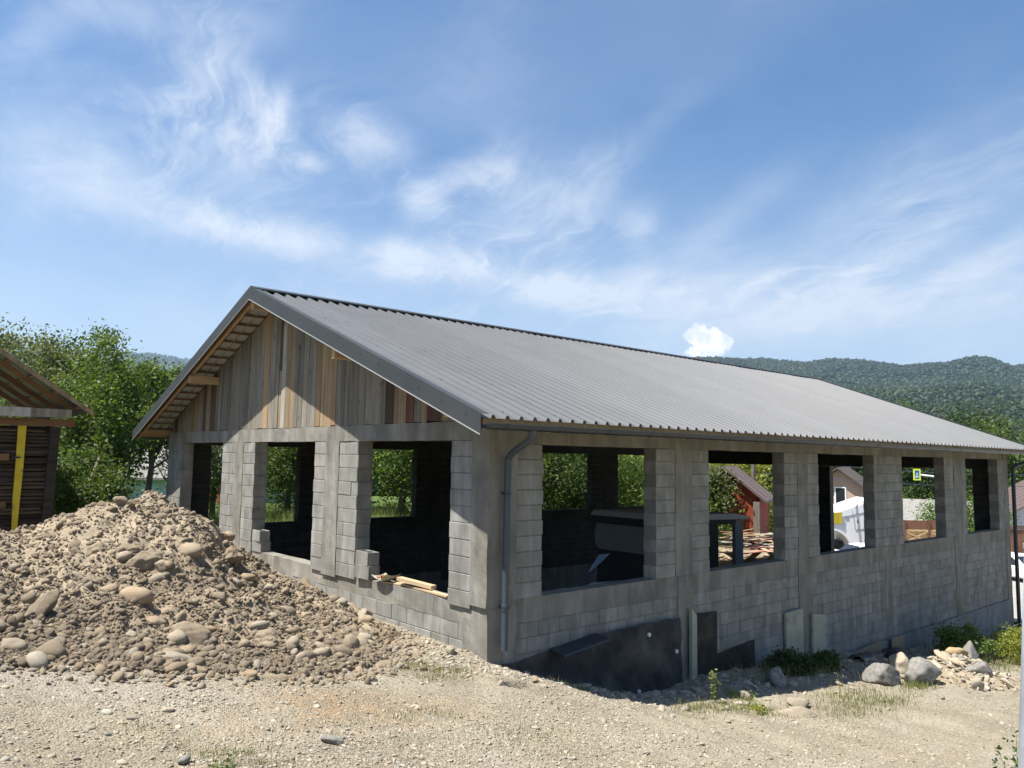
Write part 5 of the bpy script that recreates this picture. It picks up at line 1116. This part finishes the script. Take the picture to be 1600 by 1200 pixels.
# far wood on the hills and valley: one mass
def crown_src(seed, m, n=210):
    r = np.random.default_rng(seed); a, b = crown_pts(r, n, 0, 0, 0, 1, 1, .85, 26, .17, hollow=.5); a = a[a[:, 2] > -.75]
    V, F = leaves(a, .36, r); bm = bmesh.new(); bmesh.ops.create_icosphere(bm, subdivisions=2, radius=.78); V2 = np.array([v.co[:] for v in bm.verts]); F2 = np.array([[v.index for v in f.verts] for f in bm.faces]); bm.free()
    V2 = V2 * (1 + .2 * vnoise(V2[:, 0] * 2 + seed, V2[:, 1] * 2, V2[:, 2] * 2))[:, None] * np.array((1, 1, .85))
    return src('wood_source', mesh('wood_crown', np.concatenate([V, V2]), [F, F2 + len(V)], m))
m_wf2 = leaf('forest_leaf_light', (.038, .066, .026), (.064, .096, .034), .14, .2); m_wf3 = leaf('forest_leaf_dark', (.020, .040, .020), (.036, .062, .026), .14, .2)
CS = [crown_src(1, m_wood_f), crown_src(2, m_wf2), crown_src(3, m_wf3), crown_src(4, m_wood_f)]
fr_ = np.random.default_rng(66)
def wood_pts(n, a0, a1, r0, r1):
    a = fr_.uniform(a0, a1, n); r = np.sqrt(fr_.uniform(r0 * r0, r1 * r1, n)); return a, r
PT = []; SC = []
for n, a0, a1, r0, r1, s0, s1 in [(800, 10, 44, 130, 300, 3.2, 5), (5200, 9, 44, 300, 1000, 4.0, 7), (17000, 9, 44, 1000, 2900, 5.5, 9.5), (3000, 62, 90, 1500, 5300, 12, 20), (700, 44, 100, 120, 500, 4, 6)]:
    a, r = wood_pts(n, a0, a1, r0, r1); x = CAM[0] + r * np.cos(np.radians(a)); y = CAM[1] + r * np.sin(np.radians(a)); z = np.maximum(hillz(r, a), ground(x, y, False)); s = fr_.uniform(s0, s1, n)
    PT.append(np.stack([x, y, z + s * .5], -1)); SC.append(np.stack([s, s, s * fr_.uniform(.8, 1.25, n)], -1))
PT = np.concatenate(PT); SC = np.concatenate(SC); pk = fr_.choice(4, len(PT), p=[.38, .2, .17, .25])
cl = vnoise(PT[:, 0] / 130, PT[:, 1] / 130, 3.); pk = np.where(cl > .35, 1, pk); pk = np.where(cl < -.45, 2, pk)
scatter('woodland', PT, SC, np.stack([PT[:, 0] * 0, PT[:, 0] * 0, fr_.uniform(0, 6.28, len(PT))], -1), pk, CS, 'mixed green woodland covering the valley and hills')

# ------------------------------------------------------------------ neighbours and street
def house(loc, rz, w, d, zb, ze, zr, m_wall, m_rf, label, over=.5, name='house', ridge='y', cat='house', roofing=None):
    h = empty(name, (loc[0], loc[1], zb), rz, label, cat); H = ze - zb; R_ = zr - zb
    mb = MB(); mb.prism([(-w / 2, 0), (w / 2, 0), (w / 2, H), (0, R_ - .08), (-w / 2, H)], -d / 2, d / 2, 1); mb.build('wall', m_wall, h)
    sl_ = (R_ - H) / (w / 2)
    for s in (-1, 1):
        r = MB().prism([(0, R_ + .10), (s * (w / 2 + over), H - over * sl_ + .10), (s * (w / 2 + over), H - over * sl_), (0, R_)], -d / 2 - over, d / 2 + over, 1).build('roof', m_rf, h)
        n = int(d / 1.1)
        for k in range(n + 1): y = -d / 2 - over + .05 + k * (d + 2 * over - .1) / n; MB().prism([(s * .05, R_ + .125 - .05 * sl_), (s * (w / 2 + over), H - over * sl_ + .125), (s * (w / 2 + over), H - over * sl_ + .09), (s * .05, R_ + .09 - .05 * sl_)], y - .02, y + .02, 1).build('roof_seam', m_rf, r)
    return h
def window(h, x, y, z, w, hh, face='-y', frame=None, glass=None):
    frame = frame or m_wht; glass = glass or m_glass; s = -1 if face == '-y' else 1
    f = MB(); t = .09
    f.box(x - w / 2 - t, x - w / 2, y - .05 if s < 0 else y, y if s < 0 else y + .05, z - t, z + hh + t).box(x + w / 2, x + w / 2 + t, y - .05 if s < 0 else y, y if s < 0 else y + .05, z - t, z + hh + t)
    f.box(x - w / 2, x + w / 2, y - .05 if s < 0 else y, y if s < 0 else y + .05, z - t, z).box(x - w / 2, x + w / 2, y - .05 if s < 0 else y, y if s < 0 else y + .05, z + hh, z + hh + t)
    fo = f.build('window', frame, h); MB().box(x - w / 2, x + w / 2, y - .02 if s < 0 else y, y if s < 0 else y + .02, z, z + hh).build('pane', glass, fo)
m_pink = mat('pink_render', (.42, .29, .23), (.47, .33, .265), 2, .9, coord='World'); m_tileb = mat('dark_roof_tile', (.07, .06, .055), (.12, .10, .09), 6, .8, coord='World')
m_brownroof = mat('brown_sheet_roof', (.10, .072, .065), (.13, .095, .085), 2, .6, coord='World'); m_greyr = mat('fibre_cement_roof', (.17, .165, .15), (.24, .23, .21), 3, .9, .3, 12, .02, coord='World')
m_render = mat('pale_render', (.58, .58, .60), (.66, .66, .68), 2, .9, coord='World'); m_teal = mat('teal_boards', (.30, .45, .46), (.42, .56, .57), 4, .7, coord='World'); m_redw = mat('red_painted_boards', (.20, .035, .02), (.30, .06, .03), 5, .8, coord='World', stretch=(3, 3, .3))
m_fenceb = mat('brown_fence_boards', (.13, .06, .035), (.20, .10, .06), 4, .8, coord='World', stretch=(3, 3, .3), rand=.2); m_fencel = mat('light_fence_boards', (.50, .33, .16), (.62, .44, .24), 4, .8, coord='World', stretch=(3, 3, .3), rand=.15)
A60 = rad(-66)
h = house((54.6, 21.6), rad(-68.5), 8, 11, -3.9, -.9, 2.15, m_pink, m_tileb, 'pink rendered house with dark roof beyond the truck', .5); 
window(h, .15, -5.5, 3.30 - .1, .62, 1.45); window(h, -.9, -5.5, 1.0, .9, 1.0); 
h = house((60.0, 8.2), rad(-60), 10, 9, -4.2, -.9, 2.05, m_render, m_brownroof, 'pale house with brown sheet roof beyond the far downpipe', .6, ridge='y')
h = house((53.5, 16.0), rad(-75) + math.pi / 2, 7, 10, -3.8, -1.25, -.05, m_render, m_greyr, 'low building with weathered grey roof behind the brown fence', .4)
# red shed wrapped in creeper
rs = house((26.9, 14.0), rad(-65), 3.2, 4.0, -2.8, .95, 2.25, m_redw, m_brownroof, 'old red shed with brown roof half hidden by creeper', .32, 'garden_shed', cat='shed')
obj('post', MB().box(1.35, 1.62, -2.36, -2.08, .0, 3.55).me('post', m_wgrey), rs); obj('post', MB().box(1.35, 1.62, 1.9, 2.1, .0, 3.55).me('post', m_wgrey), rs)
# grey roofed house behind on the left
gh = house((9.2, 31.0), rad(-41) + math.pi / 2, 6.5, 11.5, .1, 1.65, 4.3, m_teal, m_greyr, 'low teal house with corrugated grey roof behind the trees', .45)
for x in (-3.2, -.6, 2.2, 4.4): 
    f = MB().box(3.26, 3.31, x, x + .9, .75, 1.45); fo = f.build('window', m_dark, gh)
ft = empty('orange_fence', (6.2, 27.3, .3), rad(-41), 'small orange picket fence before the teal house', 'fence')
for k in range(9): obj('picket', MB().box(-.6 + k * .15, -.48 + k * .15, 0, .03, 0, .75).me('picket', mat('orange_picket', (.45, .13, .04), rough=.7) if k == 0 else bpy.data.materials['orange_picket']), ft)
obj('rail', MB().box(-.65, .8, .03, .06, .5, .58).me('rail', bpy.data.materials['orange_picket']), ft)
gp = tag(MB().tube([(-1.62, 12.9, .2), (-1.62, 12.9, 1.75)], .05, 8).build('fence_post', mat('green_paint', (.02, .09, .06), rough=.5)), 'dark green fence post among the bushes left of the gable', 'post')
gp2 = tag(MB().bar((-3.2, 12.7, 1.15), (-.4, 13.4, 1.05), .07, .05).build('fence_rail', m_wgrey), 'weathered rail running through the bushes', 'rail')
# fences
def fence(name, a, b, z0, z1, n, m, label, posts=(), brace=False):
    a = Vector((a[0], a[1], 0)); b = Vector((b[0], b[1], 0)); d = b - a; L = d.length; f = empty(name, (a.x, a.y, z0), math.atan2(d.y, d.x), label, 'fence'); w = L / n
    me = MB().box(0, w * .94, 0, .025, 0, z1 - z0).me('board', m)
    for k in range(n): obj('board', me, f, (k * w, 0, .02 * math.sin(k * 2.1)))
    return f, L
f, L = fence('board_fence', (41.4, 6.3), (47.5, .6), -3.4, -.80, 40, m_fenceb, 'tall red brown board fence behind the white parked car'); obj('cap_rail', MB().box(0, L, -.05, .08, 2.62, 2.82).me('cap_rail', m_brownroof), f)
f, L = fence('yard_gate_fence', (36.2, 10.9), (39.6, 8.2), -3.1, -.86, 26, m_fencel, 'tan yard gate with crossed braces and dark top boards')
obj('top_boards', MB().box(0, L, -.05, -.028, 2.22, 2.68).me('top_boards', m_fenceb), f)
for z in (1.45, 2.10): obj('rail', MB().box(0, L, -.075, -.03, z, z + .09).me('rail', m_fencel), f)
for k in range(3):
    x = k * 1.35
    for q in ((x, 1.5, x + 1.35, 2.12), (x, 2.12, x + 1.35, 1.5)): obj('brace', MB().bar((q[0], -.06, q[1]), (q[2], -.06, q[3]), .05, .08).me('brace', m_fencel), f)
    obj('post', MB().box(x - .05, x + .05, -.12, -.07, 0, 2.7).me('post', m_fenceb), f)
# street
sx = np.linspace(22, 60, 40); V = []; 
for x in sx:
    for y in np.linspace(-14, 12, 27): V.append((x, y, float(ground(x, y, False)) + .07))
F = [[i * 27 + j, (i + 1) * 27 + j, (i + 1) * 27 + j + 1, i * 27 + j + 1] for i in range(39) for j in range(26)]
tag(obj('street', mesh('street', V, F, mat('pale_pavement', (.25, .235, .21), (.32, .305, .275), 1.5, .9, .3, 20, .01, coord='World'), True)), 'pale paved street beyond the workshop', None, None, 'structure')
# cars
def car(loc, rz, label, m=m_wht, suv=True):
    c = empty('parked_car', loc, rz, label, 'car'); h = 1.0 if suv else .88
    low = [(-2.1, .35), (-2.18, .62), (-2.12, .92 * h), (-1.2, 1.02 * h), (-.85, 1.05 * h), (1.75, 1.06 * h), (2.08, .98 * h), (2.15, .60), (2.08, .33)]
    b = MB().prism(low, -.88, .88, 1).build('body', m, c); md = b.modifiers.new('round', 'BEVEL'); md.width = .09; md.segments = 3; md.limit_method = 'ANGLE'; smooth_angle(b, 35)
    top = [(-.95, 1.0 * h), (-.25, 1.58 * h), (.2, 1.64 * h), (1.35, 1.62 * h), (1.95, 1.02 * h)]
    V = []; n = len(top)
    for s in (-1, 1): V += [(x, s * (.82 - .22 * (z - h) / .62), z) for x, z in top]
    cb = MB().add(V, [list(range(n)), [n + i for i in range(n)][::-1]] + [[i, (i + 1) % n, n + (i + 1) % n, n + i] for i in range(n)]).build('cabin', m, c); md = cb.modifiers.new('round', 'BEVEL'); md.width = .05; md.segments = 2
    for s in (-1, 1):
        for pl in ([(-.62, 1.08), (-.12, 1.50), (.28, 1.53), (.28, 1.08)], [(.36, 1.08), (.36, 1.53), (1.05, 1.52), (1.12, 1.08)], [(1.2, 1.1), (1.15, 1.5), (1.36, 1.48), (1.62, 1.12)]):
            V = [(x, s * (.835 - .22 * (z * h - h) / .62), z * h) for x, z in pl]; V2 = [(x, y - s * .03, z) for x, y, z in V]; k = len(pl)
            MB().add(V + V2, [list(range(k)), [k + i for i in range(k)][::-1]] + [[i, (i + 1) % k, k + (i + 1) % k, k + i] for i in range(k)]).build('side_window', m_glass, c)
    obj('windscreen', MB().add([(-.93, -.70, 1.03 * h), (-.93, .70, 1.03 * h), (-.27, .58, 1.56 * h), (-.27, -.58, 1.56 * h), (-.96, -.70, 1.06 * h), (-.96, .70, 1.06 * h), (-.30, .58, 1.585 * h), (-.30, -.58, 1.585 * h)], BOXF.tolist()).me('windscreen', m_glass), c)
    obj('rear_window', MB().add([(1.93, -.68, 1.08 * h), (1.93, .68, 1.08 * h), (1.42, .56, 1.56 * h), (1.42, -.56, 1.56 * h), (1.97, -.68, 1.10 * h), (1.97, .68, 1.10 * h), (1.46, .56, 1.585 * h), (1.46, -.56, 1.585 * h)], BOXF.tolist()).me('rear_window', m_glass), c)
    for s in (-1, 1):
        obj('tail_lamp', MB().box(2.02, 2.17, s * .86 - .10, s * .86 + .04, .70, 1.0).me('tail_lamp', m_red), c); obj('headlight', MB().box(-2.20, -2.0, s * .74 - .17, s * .74 + .17, .62, .80).me('headlight', m_glass), c)
        for x in (-1.35, 1.3):
            w = obj('wheel', MB().tube([(x, s * .70, .34), (x, s * .90, .34)], .34, 20).me('tyre', m_tyre), c); obj('rim', MB().tube([(x, s * .885, .34), (x, s * .915, .34)], .21, 12).me('rim', m_chrome), w)
    obj('grille', MB().box(-2.21, -2.10, -.45, .45, .42, .58).me('grille', m_dark), c)
    return c
car((33.1, 10.6, -3.12), rad(-36), 'white car with red tail lamp beneath the truck cab')
car((40.4, 5.5, -3.42), rad(62), 'white car facing the yard beyond the far downpipe', suv=False)
car((29.6, 11.9, -2.60), rad(150), 'white car half hidden by the scrap timber')
# truck with tipped cab
tk = empty('truck', (38.1, 13.45, -3.2), rad(-41.2), 'white truck with its cab tipped forward over the engine', 'truck')
cab = [(-1.5, .95)]
cab += [(-1.5 + 1.25 * (1 - math.cos(a)) * .5 - .0, 0) for a in []]
arc = [(-1.45 + .98 * math.cos(a), .95 + .98 * math.sin(a)) for a in np.linspace(math.pi * .5, 0, 9)]
outl = [(-1.62, 1.93), *arc, (-.40, .78), (1.5, .95), (1.62, 3.35), (1.2, 3.62), (-1.45, 2.86)]
c = MB().prism(outl, -1.2, 1.2, 1); co = c.build('cab', m_wht, tk); co.rotation_euler = (0, rad(-3), 0); md = co.modifiers.new('round', 'BEVEL'); md.width = .08; md.segments = 3; md.limit_method = 'ANGLE'; smooth_angle(co, 35)
co.location = (0, 0, .15)
m_seam = mat('panel_gap', (.30, .31, .32), rough=.6)
for a, b in [((-.15, 2.95), (-.05, 1.9)), ((-1.0, 2.62), (1.55, 3.05)), ((-.05, 1.92), (1.55, 2.12)), ((1.0, 3.3), (1.1, 2.1)), ((-.1, 1.0), (1.4, 1.12))]: obj('door_seam', MB().bar((a[0], -1.215, a[1]), (b[0], -1.215, b[1]), .02, .018).me('door_seam', m_seam), co)
obj('vent', MB().box(-.58, -.38, -1.225, -1.2, 2.52, 2.70).me('vent', m_seam), co)
obj('handle', MB().box(.45, .60, -1.25, -1.205, 1.62, 1.88).me('handle', m_dark), co); obj('handle', MB().box(.08, .14, -1.24, -1.205, 2.30, 2.42).me('handle', m_dark), co)
obj('mud_guard', MB().prism([(-1.45 + 1.12 * math.cos(a), .95 + 1.12 * math.sin(a)) for a in np.linspace(math.pi * .5, -.2, 12)] + [(-1.45 + 1.0 * math.cos(a), .95 + 1.0 * math.sin(a)) for a in np.linspace(-.2, math.pi * .5, 12)], -1.26, -1.203, 1).me('mud_guard', m_wht), co)
obj('warning_plate', MB().box(-1.7, -.92, -1.30, -1.24, 2.40, 3.02).me('warning_plate', m_yellow), tk)['label'] = 'yellow plate'
obj('chassis', MB().box(-2.2, 5.5, -.45, .45, .75, 1.0).me('chassis', m_dark), tk); obj('engine', MB().box(-.9, .6, -.5, .5, .6, 1.35).me('engine', m_dark), tk)
for x in (-1.5, 3.6, 4.8):
    for s in (-1, 1): w = obj('wheel', MB().tube([(x, s * .8, .5), (x, s * 1.1, .5)], .5, 22).me('tyre', m_tyre), tk); obj('rim', MB().tube([(x, s * 1.09, .5), (x, s * 1.13, .5)], .28, 14).me('rim', m_chrome), w)
obj('fuel_tank', MB().tube([(.9, -.85, .72), (2.1, -.85, .72)], .33, 16).me('fuel_tank', m_wht, True), tk)
# crossing sign on its arm
sg = empty('crossing_sign', (42.9, 9.3, -3.45), rad(-51), 'yellow bordered pedestrian crossing sign hanging on a pale arm', 'sign')
for_sign = lambda mb: (setattr(mb, 'V', [np.array((-2.15, -.03, 5.43)) + (v - np.array((-2.15, -.03, 5.43))) * .74 for v in mb.V]), mb)[1]
obj('pole', MB().tube([(0, 0, 0), (0, 0, 5.4)], .06, 10).me('pole', m_galv), sg); obj('arm', MB().tube([(0, 0, 5.2), (-1.95, 0, 5.42)], .05, 8).me('arm', m_wht), sg)
m_fy = mat('fluorescent_yellow', (.62, .72, .03), rough=.4); m_blue = mat('sign_blue', (.01, .10, .38), rough=.4)
pl = obj('plate', for_sign(MB().box(-2.42, -1.88, -.05, -.02, 4.98, 5.88)).me('plate', m_fy), sg); obj('blue_field', for_sign(MB().box(-2.31, -1.99, -.058, -.051, 5.10, 5.76)).me('blue_field', m_blue), pl)
obj('triangle', for_sign(MB().prism([(-2.27, 5.20), (-2.03, 5.20), (-2.15, 5.62)], -.066, -.059, 1)).me('triangle', m_wht), pl)
obj('walker', for_sign(MB().prism([(-2.18, 5.23), (-2.15, 5.32), (-2.12, 5.23), (-2.10, 5.23), (-2.135, 5.38), (-2.10, 5.34), (-2.135, 5.46), (-2.165, 5.46), (-2.20, 5.36), (-2.165, 5.38), (-2.20, 5.23)], -.072, -.067, 1)).me('walker', m_dark), pl)
for k, dz in enumerate((0, -.75)):
    pts = [(30 + t * 45, 14.6 - 12.0 * t, 2.75 + dz - 1.0 * math.sin(math.pi * t) + .5 * t) for t in np.linspace(0, 1, 14)]
    tag(MB().tube(pts, .018, 5, cap=False).build('overhead_wire', m_pipe), ('upper' if k == 0 else 'lower') + ' overhead wire crossing beyond the last openings', 'wire')
wp = empty('utility_pole', (30, 14.6, -2.8), 0, 'wooden utility pole carrying wires beyond the far gates', 'pole'); obj('pole', MB().tube([(0, 0, 0), (0, 0, 6.2)], [.14, .10], 10).me('pole', m_bark), wp)
wp = empty('utility_pole', (75, 2.6, -4.6), 0, 'distant utility pole at the other end of the wires', 'pole'); obj('pole', MB().tube([(0, 0, 0), (0, 0, 8.2)], [.14, .10], 10).me('pole', m_bark), wp)
# scrap timber pile beyond the left gate
sc_ = empty('scrap_pile', (24.2, 10.9, -2.55), 0, 'jumbled pile of red and pale scrap boards beyond the gate', 'scrap pile')
r_ = np.random.default_rng(15); m_redp = mat('red_scrap_board', (.36, .12, .09), (.45, .2, .16), 4, .8, coord='World')
for k in range(90):
    x, y, z = r_.normal(0, .75), r_.normal(0, 1.0), r_.uniform(.7, 2.15) * math.exp(-abs(r_.normal(0, .12))); a = r_.normal(-.7, .35) if k % 3 else r_.uniform(0, 3.1); l = r_.uniform(.5, 1.3); t = r_.normal(0, .12)
    p = np.array((x, y, z)); d = np.array((math.cos(a), math.sin(a), t)) * l
    obj('board', MB().bar(p - d, p + d, r_.uniform(.08, .22), .03).me('board', [m_redp, m_wpale, m_plank, m_wpale, m_wwarm][k % 5]), sc_)
obj('base', MB().prism([(-1.9, 0), (1.9, 0), (1.3, 1.35), (-1.2, 1.4)], -1.9, 1.9, 1).me('base', m_heap), sc_)
ty = tag(MB().tube([(24.9, 9.35, -.90), (25.12, 9.16, -.88)], .42, 24).build('tyre', m_tyre), 'black tyre standing on the scrap beside the white car', 'tyre')

# ------------------------------------------------------------------ haze
hz = MB().box(-6400, 6400, -6400, 6400, -16, 780).me('haze')
ho = obj('haze', hz, None, kind='stuff'); mh = bpy.data.materials.new('haze'); mh.use_nodes = True; N = mh.node_tree.nodes; N.clear()
po = N.new('ShaderNodeOutputMaterial'); pv = N.new('ShaderNodeVolumePrincipled'); pv.inputs['Color'].default_value = (.58, .77, 1.0, 1); pv.inputs['Density'].default_value = .000095; pv.inputs['Anisotropy'].default_value = .3
mh.node_tree.links.new(pv.outputs[0], po.inputs['Volume']); hz.materials.append(mh)
